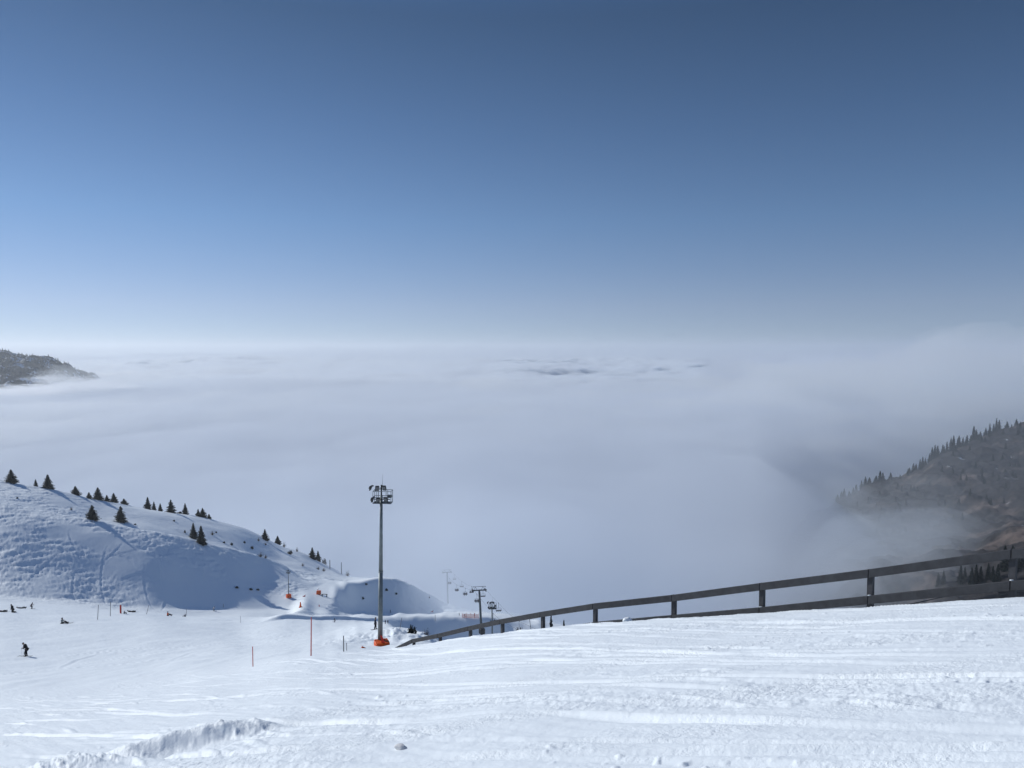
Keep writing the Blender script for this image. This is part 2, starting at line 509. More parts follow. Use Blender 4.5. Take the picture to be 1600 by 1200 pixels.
def ground(x, y):
    """height of the finished snow under a point of the fan"""
    a = x / y
    i = int(np.clip(np.searchsorted(DS, y) - 1, 0, len(DS) - 2)); j = int(np.clip(np.searchsorted(AS, a) - 1, 0, len(AS) - 2))
    s = (y - DS[i]) / (DS[i + 1] - DS[i]); t = (a - AS[j]) / (AS[j + 1] - AS[j])
    z = LANDZ[i:i + 2, j:j + 2]
    return float((z[0, 0] * (1 - t) + z[0, 1] * t) * (1 - s) + (z[1, 0] * (1 - t) + z[1, 1] * t) * s)


def on_ground(px, D):
    a = (px - 800) / F
    for _ in range(3):
        z = ground(a * D, D)
        v = z / D
        # exact azimuth for this pixel column
        vv = (v * cp + sp) / (cp - v * sp)
        a = (px - 800) / F / (cp + vv * sp)
    return Vector((a * D, D, ground(a * D, D)))


# ------------------------------------------------------------------ sea of clouds
CLOUD = {  # px: [(D, top z)]
    -600: [(380, -170), (480, -135), (700, -115), (1200, -100), (2500, -115), (125000, -110)],
    50:   [(420, -190), (520, -150), (750, -118), (1200, -98), (2500, -118), (125000, -110)],
    300:  [(430, -175), (520, -135), (750, -115), (1200, -95), (2500, -90), (125000, -110)],
    450:  [(418, -155), (490, -122), (750, -112), (1200, -100), (2500, -90), (125000, -110)],
    560:  [(418, -150), (480, -124), (750, -112), (1200, -100), (2500, -90), (125000, -110)],
    700:  [(342, -138), (420, -108), (750, -108), (1200, -100), (2500, -90), (125000, -110)],
    1000: [(335, -150), (430, -118), (750, -110), (1200, -100), (2500, -95), (125000, -110)],
    1180: [(330, -145), (430, -116), (760, -106), (1200, -90), (2500, -80), (125000, -110)],
    1320: [(330, -165), (430, -135), (620, -140), (800, -166), (880, -146), (1150, -96), (2500, -60), (125000, -110)],
    1400: [(330, -185), (430, -148), (520, -150), (760, -172), (930, -160), (1150, -98), (2500, -55), (125000, -110)],
    1500: [(330, -215), (430, -172), (620, -168), (760, -175), (960, -180), (1150, -98), (2500, -50), (125000, -110)],
    1650: [(330, -260), (620, -260), (1020, -260), (1250, -95), (1600, -60), (2500, -45), (125000, -110)],
    2400: [(330, -260), (820, -260), (1050, -260), (1300, -90), (1600, -60), (2500, -40), (125000, -110)],
}


def cloud_top(A, D):
    pxs = sorted(CLOUD)
    vals = np.array([np.interp(np.log(D), np.log([d for d, z in CLOUD[p]]), [z for d, z in CLOUD[p]]) for p in pxs])
    aa = [(p - 800) / F for p in pxs]
    out = np.zeros((len(D), len(A)))
    for i in range(len(D)):
        out[i] = np.interp(A, aa, vals[:, i])
    return out


def build_clouds():
    Dc = np.geomspace(330, 125000, 470)
    Ac = np.concatenate([np.linspace(-1.7, -0.76, 60, endpoint=False), np.linspace(-0.76, 0.76, 760), np.linspace(0.77, 1.7, 60)])
    X = Ac[None] * Dc[:, None]; Y = np.repeat(Dc[:, None], len(Ac), 1)
    Z = cloud_top(Ac, Dc)
    amp = sstep(900, 3200, Y)
    n = fbm(X / 900, Y / 1300, 5, 0.55)
    far = sstep(1700, 3500, Y)
    bil = np.clip(0.62 - np.abs(fbm(X / 330 + 8, Y / 520, 4, 0.55)), 0, 1) * sstep(-0.2, 0.5, fbm(X / 1500 + 3, Y / 2600, 3))
    bil = bil * sstep(-0.60, -0.48, Ac)[None]
    Z = Z + amp * 26 * n + far * 44 * bil - far * 12
    Z += sstep(9000, 20000, Y) * 150 * np.clip(fbm(X / 5200 + 4, Y / 9000, 4) + .1, -.2, 1.2)
    Z += (1 - sstep(900, 2200, Y)) * 7 * fbm(X / 150, Y / 190, 3)
    me = closed_grid('cloud_sea', X, Y, Z, np.full_like(Z, -2500.0))
    me.materials.append(vol_mat('cloud', 0.010, (0.87, 0.915, 0.97), 0.15))
    tag(new_obj('cloud_sea', me), 'flat sea of white cloud filling the valley out to the horizon', 'clouds', kind='stuff')

    # the distant deck is thicker, so its billows have clear edges
    k0 = int(np.searchsorted(Dc, 1500)); k1 = int(np.searchsorted(Dc, 9000))
    Zd = Z[k0:k1] - 4 - 120 * (1 - sstep(1500, 2300, Y[k0:k1])) - 120 * sstep(7000, 9000, Y[k0:k1]) - 200 * sstep(0.24, 0.36, Ac)[None]
    me = closed_grid('cloud_deck', X[k0:k1], Y[k0:k1], Zd, np.full_like(Zd, -900.0))
    me.materials.append(vol_mat('thick_cloud', 0.05, (0.93, 0.965, 1), 0.35))
    tag(new_obj('cloud_deck', me), 'thicker distant cloud tops near the horizon', 'clouds', kind='stuff')
    # thin ragged mist drifting over the right mountain, and thicker fog lying against its lower face
    LAY = [('mist', 0.30, 0.58, 0.0009, [(400, -125), (600, -84), (950, -60), (1500, -25), (2600, -30)], 12, 2600)]
    for q in range(8):
        o_ = -9 * q + 2
        LAY.append(('valley_fog', 0.20 + .02 * q, 0.44 + .02 * q, 0.0017, [(335, -96 + o_), (430, -98 + o_), (600, -126 + o_), (1000, -146 + o_), (1001, -146. + o_)], 9, 1010))
    for qi, (nm, a0, a1, dens, zz, amp_, y1) in enumerate(LAY):
        Dc = np.geomspace(335 if nm == 'valley_fog' else 400, y1, 120); Ac = np.linspace(a0, 1.3, 200)
        X = Ac[None] * Dc[:, None]; Y = np.repeat(Dc[:, None], len(Ac), 1)
        Z = np.interp(np.log(Y), np.log([d for d, z in zz]), [float(z) for d, z in zz])  # layer top
        if nm == 'valley_fog':
            Z = Z - 62 * (sstep(0.54, 0.76, Ac)[None] * (1 - sstep(430, 560, Y))) - 22 * sstep(0.56, 0.68, Ac)[None]
            Z = Z + 24 * (1 - sstep(0.42, 0.50, Ac))[None] * sstep(500, 800, Y)
        Z = Z + amp_ * fbm(X / 130 + 5 * qi, Y / 170 + 3 * qi, 4)
        edge = sstep(a0, a1, Ac)[None] * np.clip((Y - Dc[0]) / 70, 0, 1) * (1 - sstep(.75, 1, Y / y1))
        Z = Z * edge + (-260) * (1 - edge)
        me = closed_grid(nm, X, Y, Z, np.full_like(Z, -700.0))
        me.materials.append(vol_mat(nm, dens, (0.90, 0.955, 1), 0.3))
        tag(new_obj(nm, me), 'grey mist in front of the wooded mountain', 'mist', kind='stuff')
    # separate white tufts standing out of the sea of clouds
    prnd = random.Random(2)
    for k, (px, py, D, w, h) in enumerate(((110, 606, 1900, 150, 20), (20, 616, 1800, 130, 20), (92, 592, 1950, 60, 14), (1240, 588, 2900, 75, 13), (1310, 582, 2900, 34, 18),
                             (330, 580, 4200, 90, 8), (430, 585, 3600, 80, 8), (275, 575, 5200, 70, 6), (560, 594, 3200, 90, 10), (900, 628, 2000, 150, 14), (790, 640, 1900, 70, 12),
                             (190, 588, 3200, 70, 12))):
        bm = bmesh.new(); bmesh.ops.create_icosphere(bm, subdivisions=5, radius=1)
        c = P(px, py, D); sc = D / F
        co = np.array([v.co[:] for v in bm.verts])
        nn = fbm(co[:, 0] * 1.7 + k * 7, co[:, 1] * 1.7 + co[:, 2] * 2.3, 5, .6)
        n2 = fbm(co[:, 2] * 2.1 + k, co[:, 0] * 2.4 - 5, 4, .6)
        for v, a_, b_ in zip(bm.verts, nn, n2):
            r_ = 1 + .38 * a_ + .22 * b_
            v.co = Vector((v.co.x * w * sc * .5 * r_, v.co.y * w * sc * .5 * r_, v.co.z * h * sc * .5 * (r_ + .3 * b_)))
        me = bpy.data.meshes.new('cloud_tuft'); bm.to_mesh(me); bm.free()
        me.materials.append(VM_WISP if k < 3 else VM_TUFT)
        tag(new_obj('cloud_tuft', me, None, c), 'small white cloud tuft on the cloud sea', 'cloud', kind='stuff')


VM_WISP = vol_mat('wisp', 0.010, (0.95, 0.97, 1), 0.3)
VM_TUFT = vol_mat('tuft', 0.045, (0.95, 0.975, 1), 0.3)
build_clouds()


# soft banks of mist drifting over the sea of clouds
br = random.Random(12)
VM_BANK = vol_mat('drifting_mist', 0.0028, (0.92, 0.95, 0.97), 0.2)
for k, (px, py, D, w, h) in enumerate(((1480, 608, 1500, 520, 120), (1290, 640, 1300, 380, 90), (1080, 668, 1250, 420, 50), (820, 652, 1500, 460, 44), (560, 640, 1700, 420, 36),
                                      (90, 668, 1150, 420, 60), (330, 640, 1500, 380, 36), (150, 592, 1750, 150, 40), (700, 610, 2300, 520, 26), (1130, 612, 2100, 300, 34))):
    bm = bmesh.new(); bmesh.ops.create_icosphere(bm, subdivisions=5, radius=1)
    c = P(px, py, D); sc = D / F
    co = np.array([v.co[:] for v in bm.verts])
    nn = fbm(co[:, 0] * 1.6 + k * 5 + 3, co[:, 1] * 1.6 + co[:, 2] * 2.0, 5, .6); n2 = fbm(co[:, 2] * 2 + k, co[:, 0] * 2.6 - 5, 4, .6)
    for v, a_, b_ in zip(bm.verts, nn, n2):
        r_ = 1 + .45 * a_ + .28 * b_
        v.co = Vector((v.co.x * w * sc * .5 * r_, v.co.y * w * sc * .7 * r_, v.co.z * h * sc * .5 * (r_ + .4 * b_)))
    me = bpy.data.meshes.new('mist_bank'); bm.to_mesh(me); bm.free(); me.materials.append(VM_BANK)
    tag(new_obj('mist_bank', me, None, c), 'soft bank of drifting mist over the cloud sea', 'mist', kind='stuff')


def box_mesh(name, x0, x1, y0, y1, z0, z1):
    bm = bmesh.new()
    bmesh.ops.create_cube(bm, size=1)
    for v in bm.verts:
        v.co = Vector(((x0 + x1) / 2 + v.co.x * (x1 - x0), (y0 + y1) / 2 + v.co.y * (y1 - y0), (z0 + z1) / 2 + v.co.z * (z1 - z0)))
    me = bpy.data.meshes.new(name); bm.to_mesh(me); bm.free()
    return me


hz = box_mesh('haze', -130000, 130000, -130000, 130000, -2600, 170)
hz.materials.append(vol_mat('haze_air', 0.00008, (0.90, 0.955, 1.0), 0.35))
tag(new_obj('haze', hz), 'thin blue air over the cloud sea', 'haze', kind='stuff')


# ------------------------------------------------------------------ where a pixel of the photograph meets the snow
def at_pixel(px, py, dmin=45, dmax=560):
    a = (px - 800) / F * 1.012
    for _ in range(2):
        j = int(np.clip(np.searchsorted(AS, a) - 1, 0, len(AS) - 2))
        s = (a - AS[j]) / (AS[j + 1] - AS[j])
        z = LANDZ[:, j] * (1 - s) + LANDZ[:, j + 1] * s
        t = z / DS
        v = (t * cp + sp) / (cp - t * sp)
        y = 600 - v * F
        m = (DS >= dmin) & (DS <= dmax)
        idx = np.nonzero(m)[0]
        yy = y[idx]
        hit = np.nonzero(yy <= py)[0]
        k = idx[hit[0]] if len(hit) else idx[np.argmin(yy)]
        D = DS[k]
        a = (px - 800) / F / (cp + v[k] * sp)
    return Vector((a * D, D, ground(a * D, D)))


# ------------------------------------------------------------------ mesh helpers
def bm_obj(name, bm, material, parent=None, loc=None, smooth=False):
    me = bpy.data.meshes.new(name)
    bm.normal_update()
    bm.to_mesh(me); bm.free()
    me.materials.append(material)
    if smooth:
        me.polygons.foreach_set('use_smooth', np.ones(len(me.polygons), bool))
    return new_obj(name, me, parent, loc)


def add_box(bm, c, size, rot=None, bevel=0.0):
    r = bmesh.ops.create_cube(bm, size=1)
    M = Matrix.Translation(Vector(c)) @ ((rot.to_4x4() if rot is not None else Matrix.Identity(4))) @ Matrix.Diagonal((*size, 1))
    bmesh.ops.transform(bm, matrix=M, verts=r['verts'])
    if bevel:
        es = list({e for v in r['verts'] for e in v.link_edges})
        bmesh.ops.bevel(bm, geom=es, offset=bevel, segments=1, affect='EDGES')


def add_tube(bm, p0, p1, r0, r1=None, n=8, caps=True):
    p0, p1 = Vector(p0), Vector(p1); r1 = r0 if r1 is None else r1
    d = p1 - p0
    q = d.to_track_quat('Z', 'Y').to_matrix()
    A = [bm.verts.new(p0 + q @ Vector((math.cos(2 * math.pi * k / n) * r0, math.sin(2 * math.pi * k / n) * r0, 0))) for k in range(n)]
    B = [bm.verts.new(p1 + q @ Vector((math.cos(2 * math.pi * k / n) * r1, math.sin(2 * math.pi * k / n) * r1, 0))) for k in range(n)]
    for k in range(n):
        bm.faces.new((A[k], A[(k + 1) % n], B[(k + 1) % n], B[k]))
    if caps:
        bm.faces.new(A[::-1]); bm.faces.new(B)


def add_path(bm, pts, r, n=6):
    for p, q in zip(pts[:-1], pts[1:]):
        add_tube(bm, p, q, r, n=n)


def add_blob(bm, c, size, seg=10, rings=7):
    r = bmesh.ops.create_uvsphere(bm, u_segments=seg, v_segments=rings, radius=1)
    bmesh.ops.transform(bm, matrix=Matrix.Translation(Vector(c)) @ Matrix.Diagonal((*size, 1)), verts=r['verts'])


def empty(name, loc, rz=0, label=None, cat=None, group=None, sc=1.0):
    o = bpy.data.objects.new(name, None); S.collection.objects.link(o)
    o.location = loc; o.rotation_euler = (0, 0, rz); o.scale = (sc, sc, sc)
    o.empty_display_size = 0.2
    tag(o, label, cat, group)
    return o


def copy_tree(o, parent=None):
    c = o.copy(); S.collection.objects.link(c); c.parent = parent
    for ch in [x for x in o.children]:
        copy_tree(ch, c)
    return c


# ------------------------------------------------------------------ materials of the things
M_rail = mat('weathered_dark_wood', (0.050, 0.053, 0.060), 0.85, noise=0.3, scale=5, bump=0.01, bscale=30)
M_post = mat('dark_post_steel', (0.055, 0.057, 0.065), 0.7, noise=0.35, scale=6)
M_galv = mat('galvanised_steel', (0.20, 0.23, 0.235), 0.5, 0.35, noise=0.3, scale=3)
M_dark = mat('black_lamp_metal', (0.012, 0.014, 0.017), 0.5)
M_glass = mat('lamp_glass', (0.10, 0.11, 0.12), 0.15, spec=0.6)
M_orange = mat('orange_padding', (0.80, 0.115, 0.012), 0.6, noise=0.25, scale=3, bump=0.02, bscale=4)
M_red = mat('red_plastic', (0.55, 0.035, 0.02), 0.6, noise=0.3, scale=6)
M_redpole = mat('faded_red_pole', (0.62, 0.12, 0.11), 0.6, noise=0.3, scale=9)
M_greypole = mat('grey_bamboo_pole', (0.22, 0.22, 0.23), 0.8, noise=0.4, scale=9)
M_needle = mat('spruce_needles', (0.011, 0.018, 0.014), 0.9, noise=0.5, scale=1.2, spec=0.1)
M_bark = mat('spruce_bark', (0.035, 0.026, 0.02), 0.95, noise=0.4, scale=4)
M_twig = mat('bare_twigs', (0.10, 0.075, 0.06), 0.95, noise=0.4, scale=4)
M_cable = mat('steel_cable', (0.05, 0.055, 0.06), 0.5, 0.5)
M_lift = mat('lift_steel', (0.10, 0.12, 0.135), 0.55, 0.2, noise=0.3, scale=2)
M_white = mat('white_enamel', (0.75, 0.77, 0.8), 0.4)
M_skin = mat('skin', (0.50, 0.30, 0.22), 0.6)


# ------------------------------------------------------------------ fence
FK = [(1581, 858, 15.8), (1358, 889.5, 18.16), (1188, 911, 20.5), (1050.5, 929.5, 22.9), (927, 943, 25.2), (845, 956, 27.6),
      (782, 967.5, 30.0), (732, 978.5, 32.3), (685, 990, 34.7), (644, 998.5, 37.0)]
LOWY = {0: 907.5, 1: 931, 2: 949, 3: 961, 4: 972}


def beam(bm, p0, p1, h, t, sag=0.0):
    """board on edge between two points giving its top edge"""
    p0, p1 = Vector(p0), Vector(p1)
    d = (p1 - p0); side = Vector((d.y, -d.x, 0)).normalized() * (t / 2)
    vs = []
    for p in (p0, p1):
        for q in (-side, side):
            for z in (0, -h):
                vs.append(bm.verts.new(p + q + Vector((0, 0, z))))
    a, b, c, d_, e, f, g, h_ = vs
    for q in ((a, b, d_, c), (e, g, h_, f), (a, e, f, b), (c, d_, h_, g), (a, c, g, e), (b, f, h_, d_)):
        bm.faces.new(q)


def build_fence():
    tops = [P(*k) for k in FK]
    first = tops[0] + (tops[0] - tops[1]); first.z = tops[0].z + (tops[0].z - tops[1].z) * 0.75
    tops = [first] + tops + [P(617, 1012, 38.6)]
    root = empty('fence', (tops[1].x, tops[1].y, ground(tops[1].x, tops[1].y)), 0,
                 'long dark timber fence running down along the edge of the snow slope', 'fence')
    inv = root.location.copy()
    rnd = random.Random(4)
    lows = {}
    for k, p in enumerate(tops):
        kk = k - 1
        if kk in LOWY:
            a, t = ray(FK[kk][0], LOWY[kk]); lows[k] = Vector((p.x, p.y, t * p.y))
        else:
            lows[k] = p - Vector((0, 0, 0.70 if k else 0.66))
    for k in range(len(tops) - 1):
        d = (tops[k + 1] - tops[k]).normalized() * 0.008
        for nm, A, B in (('top_rail', tops[k], tops[k + 1]), ('bottom_rail', lows[k], lows[k + 1])):
            if nm == 'bottom_rail' and k > 5: continue
            bm = bmesh.new(); beam(bm, A + d - inv, B - d - inv, 0.205, 0.075)
            bmesh.ops.bevel(bm, geom=bm.edges[:], offset=0.008, segments=1, affect='EDGES')
            bm_obj(nm, bm, M_rail, root)
    for k, p in enumerate(tops):
        if k == len(tops) - 1: break
        d = (tops[min(k + 1, len(tops) - 1)] - tops[k]).normalized()
        side = Vector((-d.y, d.x, 0)).normalized()
        if side.y < 0: side = -side
        c = p + side * 0.10 - inv                      # post stands behind the boards
        ang = math.atan2(d.y, d.x)
        rot = Matrix.Rotation(ang, 3, 'Z')
        L = 1.75
        bm = bmesh.new()
        # H section steel post
        for off in (-0.055, 0.055):
            add_box(bm, c + rot @ Vector((off, 0, 0)) - Vector((0, 0, L / 2 + 0.03)), (0.02, 0.11, L), rot)
        add_box(bm, c - Vector((0, 0, L / 2 + 0.04)), (0.088, 0.03, L - 0.02), rot)
        add_box(bm, c - side * 0.048 - Vector((0, 0, L / 2 + 0.05)), (0.086, 0.012, L - 0.02), rot)
        bm_obj('post', bm, M_post, root)
    # snow caught on the joints of the rails
    for k in (1, 2, 3):
        bm = bmesh.new(); add_blob(bm, lows[k] - inv + Vector((0.02, -0.0, 0.012)), (0.05, 0.03, 0.014))
        bm_obj('snow_cap', bm, M_snow, root, smooth=True)


build_fence()
# loose cables lying behind the fence
for (p0, p1, p2, lab) in (((1408, 947, 17.9), (1470, 934, 17.6), (1565, 912, 17.0), 'thin dark cable rising from the snow behind the last fence bay but one'),
                          ((1505, 940, 16.9), (1560, 930, 16.6), (1650, 914, 16.2), 'thin dark cable just above the snow under the nearest fence rail')):
    bm = bmesh.new(); A, B, C = P(*p0), P(*p1), P(*p2)
    pts = [A * (1 - s)**2 + B * 2 * s * (1 - s) + C * s**2 for s in [i / 10 for i in range(11)]]
    pts = [pts[0] + Vector((0, 0, -0.25)) + (pts[0] - pts[1])] + pts
    o0 = pts[0].copy()
    add_path(bm, [p - o0 for p in pts], 0.012)
    tag(bm_obj('cable', bm, M_cable, loc=o0), lab, 'cable')


# ------------------------------------------------------------------ floodlight mast
def floodlight(root, c, yaw, tilt, s=1.0):
    bm = bmesh.new()
    rot = (Matrix.Rotation(yaw, 3, 'Z') @ Matrix.Rotation(tilt, 3, 'X'))
    c = Vector(c)
    add_box(bm, c, (0.30 * s, 0.10 * s, 0.44 * s), rot, bevel=0.02)
    add_box(bm, c + rot @ Vector((0, 0.09 * s, 0)), (0.18 * s, 0.10 * s, 0.24 * s), rot, bevel=0.02)
    add_box(bm, c + rot @ Vector((0, -0.07 * s, 0.21 * s)), (0.30 * s, 0.14 * s, 0.02), rot)
    lamp = bm_obj('floodlight', bm, M_dark, root)
    bm = bmesh.new()
    add_box(bm, c + rot @ Vector((0, -0.056 * s, 0)), (0.25 * s, 0.01, 0.36 * s), rot)
    bm_obj('lens', bm, M_glass, lamp)
    return lamp


def lamp_mast(base, H, label, group, lean=(0, 0), detail=1.0, full=True):
    root = empty('floodlight_mast', base, 0, label, 'floodlight mast', group)
    root.rotation_euler = (lean[1], lean[0], 0)
    bm = bmesh.new()
    add_tube(bm, (0, 0, -0.5), (0, 0, H * 0.5), 0.215, 0.17, n=20)
    add_tube(bm, (0, 0, H * 0.5), (0, 0, H), 0.17, 0.105, n=20)
    add_tube(bm, (0, 0, H * 0.498), (0, 0, H * 0.506), 0.195, n=20)
    bm_obj('pole', bm, M_galv, root, smooth=True)
    # work cage and lamp frame at the top
    z0, z1 = H - 0.62, H + 0.62
    bm = bmesh.new()
    t = 0.024
    for x in (-0.62, -0.30, 0.46, 0.86):
        for y in (-0.42, 0.42):
            add_tube(bm, (x, y, z0), (x, y, z0 + 1.0), t)
    for z in (z0, z0 + 0.5, z0 + 1.0):
        for y in (-0.42, 0.42):
            add_tube(bm, (-0.62, y, z), (0.86, y, z), t)
        for x in (-0.62, 0.86):
            add_tube(bm, (x, -0.42, z), (x, 0.42, z), t)
    bm_obj('cage', bm, M_galv, root)
    bm = bmesh.new()
    add_box(bm, (0.12, 0, z0 + 0.01), (1.46, 0.8, 0.02))
    bm_obj('platform', bm, M_dark, root)
    bm = bmesh.new()
    for z in (H - 0.30, H + 0.62):
        add_box(bm, (0.0, -0.2, z), (1.5 if z < H else 0.7, 0.06, 0.06))
        add_box(bm, (0.0, -0.1, z), (0.08, 0.22, 0.08))
    add_tube(bm, (0, 0, H - 0.1), (0, 0, H + 0.85), 0.06)
    bm_obj('crossarm', bm, M_dark, root)
    for (x, z, yw, tl) in ((-0.80, H + 0.66, 1.5, 0.42), (-0.30, H + 0.62, 0.35, 0.4), (0.30, H + 0.66, -0.25, 0.4),
                           (-0.66, H - 0.30, 1.5, 0.3), (-0.22, H - 0.34, 0.3, 0.4), (0.42, H - 0.30, -0.2, 0.4)):
        floodlight(root, (x, -0.34, z), yw, tl, 1.05)
    bm = bmesh.new(); add_box(bm, (0.66, 0.1, z0 + 0.52), (0.36, 0.25, 0.22))
    bm_obj('control_box', bm, M_lift, root)
    bm = bmesh.new(); add_tube(bm, (0.08, 0, H + 0.7), (0.11, 0, H + 1.75), 0.012, 0.006)
    bm_obj('lightning_rod', bm, M_cable, root)
    return root


D1 = 62.0
mast_base = P(594, 1012, D1)
GROUP_M = 'floodlight masts beside the pistes'
HM = (P(597, 768, D1).z - mast_base.z) - 0.3
m1 = lamp_mast(mast_base, HM, 'tall grey floodlight mast with orange padding in the middle of the slope', GROUP_M, lean=(0.016, 0.0))
b = at_pixel(451, 934, 240, 400)
Hb = (934 - 893) / F * b.y
m2 = lamp_mast(b, Hb, 'small distant floodlight mast standing before the shaded hillside', GROUP_M)
b3 = P(768, 946, 146)
g3 = ground(b3.x, 146)
m3 = lamp_mast(Vector((P(770, 1000, 146).x, 146, g3)), b3.z - g3, 'floodlight mast right beside the chairlift pylon behind the fence', GROUP_M, lean=(-0.01, 0))
MB2 = b


def pad_mesh(w, d, h):
    """upright padding slabs wrapped about a pole: four soft boards"""
    bm = bmesh.new()
    add_box(bm, (0, -d / 2, h / 2), (w, 0.22, h), bevel=0.05)
    add_box(bm, (0, d / 2, h / 2), (w, 0.22, h), bevel=0.05)
    add_box(bm, (-w / 2 + 0.08, 0, h / 2), (0.22, d - 0.24, h - 0.03), bevel=0.05)
    add_box(bm, (w / 2 - 0.08, 0, h / 2), (0.22, d - 0.24, h - 0.03), bevel=0.05)
    add_box(bm, (0, 0, h - 0.06), (w - 0.25, d - 0.25, 0.1), bevel=0.02)
    for z in (0.3, 0.72):
        add_box(bm, (0, -d / 2 - 0.115, h * z), (w * 0.96, 0.02, 0.05)); add_box(bm, (-w / 2 - 0.035, 0, h * z), (0.02, d * .9, 0.05))
    return bm


pd = bm_obj('crash_padding', pad_mesh(1.12, 0.95, 0.85), M_orange)
pd.location = P(596.5, 1017.5, 61.6); pd.rotation_euler = (0.0, 0.02, 0.35)
tag(pd, 'bright orange crash padding round the foot of the tall mast', 'crash padding')
pd = bm_obj('crash_padding', pad_mesh(1.9, 1.6, 1.7), M_orange)
pd.location = MB2 - Vector((0, 0, 0.4)); pd.rotation_euler = (0, 0, 0.6)
tag(pd, 'orange crash padding round the foot of the small distant mast', 'crash padding')
bm = bmesh.new()
add_path(bm, [(-0.0, 0, 0), (-0.08, 0, 0.5), (-0.14, 0, 0.9)], 0.02)
for i in range(5):
    add_box(bm, (0.02 - 0.03 * i + 0.06, 0, 0.25 + 0.13 * i), (0.28 - 0.04 * i, 0.02, 0.12), Matrix.Rotation(0.2 * (i % 2), 3, 'X'))
o = bm_obj('warning_flag', bm, M_red, loc=P(597.3, 1009, 61.2)); tag(o, 'small red flag propped against the right side of the tall mast', 'flag')
bm = bmesh.new(); add_box(bm, (0, 0, 0.1), (0.62, 0.2, 0.12), Matrix.Rotation(0.45, 3, 'Y'), bevel=0.04); add_box(bm, (0.12, 0.1, 0.02), (0.5, 0.16, 0.1), Matrix.Rotation(0.3, 3, 'Y'), bevel=0.03)
p = P(570.5, 1015.5, 58); o = bm_obj('loose_padding', bm, M_orange, loc=p); tag(o, 'crumpled piece of orange padding lying in the snow left of the tall mast', 'padding')  # loose orange padding, two tilted slabs on the snow


# ------------------------------------------------------------------ spruces, shrubs
def spruce_meshes(seed, H=9.0, R=2.6, full=1.0):
    rnd = random.Random(seed)
    vs, fs = [], []
    z = 0.35
    while z < H:
        t = z / H
        rr = R * (1 - t) ** 0.78 * rnd.uniform(0.78, 1.16) * (0.8 + 0.2 * min(1, t * 6)) + 0.05
        nb = max(5, int(13 * (1 - t) + 4))
        a0 = rnd.random() * 6.28
        for k in range(nb):
            a = a0 + k * 6.283 / nb + rnd.uniform(-0.25, 0.25)
            L = rr * rnd.uniform(0.5, 1.2)
            segs = max(2, int(L / 0.42))
            ca, sa = math.cos(a), math.sin(a)
            for s_ in range(segs):
                f0, f1 = s_ / segs, (s_ + 1.25) / segs
                f1 = min(f1, 1.05)
                w = (0.42 * (1 - 0.55 * f0) + 0.1) * rnd.uniform(0.7, 1.3) * (0.5 + 0.5 * rr / R)
                d0 = -0.30 * L * f0 + 0.12 * L * f0 * f0; d1 = -0.30 * L * f1 + 0.12 * L * f1 * f1
                j = rnd.uniform(-0.12, 0.12)
                tw = rnd.uniform(-0.14, 0.14)
                i0 = len(vs)
                for (f, d, sg) in ((f0, d0, -1), (f0, d0, 1), (f1, d1, 0.55), (f1, d1, -0.55)):
                    r_ = L * f
                    vs.append((ca * r_ - sa * w * sg, sa * r_ + ca * w * sg, z + d + j + tw * sg - abs(sg) * 0.10))
                fs.append((i0, i0 + 1, i0 + 2, i0 + 3))
                if rnd.random() < 0.8:   # hanging sprays
                    i0 = len(vs); r_ = L * (f0 + f1) / 2; h = rnd.uniform(0.22, 0.5)
                    for (q, zz) in ((-w, 0), (w, 0), (w * 0.4, -h), (-w * 0.4, -h)):
                        vs.append((ca * (r_ + q * 0.5) - sa * q * 0.7, sa * (r_ + q * 0.5) + ca * q * 0.7, z + (d0 + d1) / 2 + zz))
                    fs.append((i0, i0 + 1, i0 + 2, i0 + 3))
        z += H * 0.030 + 0.04
    i0 = len(vs)
    for k in range(3):
        a = k * 2.09
        vs += [(0.08 * math.cos(a), 0.08 * math.sin(a), H - 0.5)]
    vs.append((0, 0, H + 0.35)); fs += [(i0, i0 + 1, i0 + 3), (i0 + 1, i0 + 2, i0 + 3), (i0 + 2, i0, i0 + 3)]
    me = bpy.data.meshes.new('crown'); me.from_pydata(vs, [], fs); me.materials.append(M_needle)
    bm = bmesh.new(); add_tube(bm, (0, 0, -1.2), (0, 0, H * 0.93), 0.17, 0.03, n=7)
    for k in range(14):
        a = rnd.random() * 6.28; z = H * rnd.uniform(0.1, 0.8); L = R * (1 - z / H) * 0.8
        add_tube(bm, (0, 0, z), (math.cos(a) * L, math.sin(a) * L, z - 0.18 * L), 0.03, 0.008, n=4)
    tm = bpy.data.meshes.new('trunk'); bm.to_mesh(tm); bm.free(); tm.materials.append(M_bark)
    return me, tm


SPR = [spruce_meshes(3, 9, 2.9), spruce_meshes(8, 9, 2.3), spruce_meshes(15, 9, 2.6), spruce_meshes(21, 9, 1.7)]


def spruce(loc, h, w, label, group, v=0, rz=0.0, name='spruce_tree'):
    """h, w: height and crown width in metres"""
    me, tm = SPR[v]
    root = empty(name, loc, rz, label, 'tree', group)
    R = (2.9, 2.3, 2.6, 1.7)[v]
    root.scale = (w / (2 * R), w / (2 * R), h / 9.3)
    new_obj('crown', me, root); new_obj('trunk', tm, root)
    return root


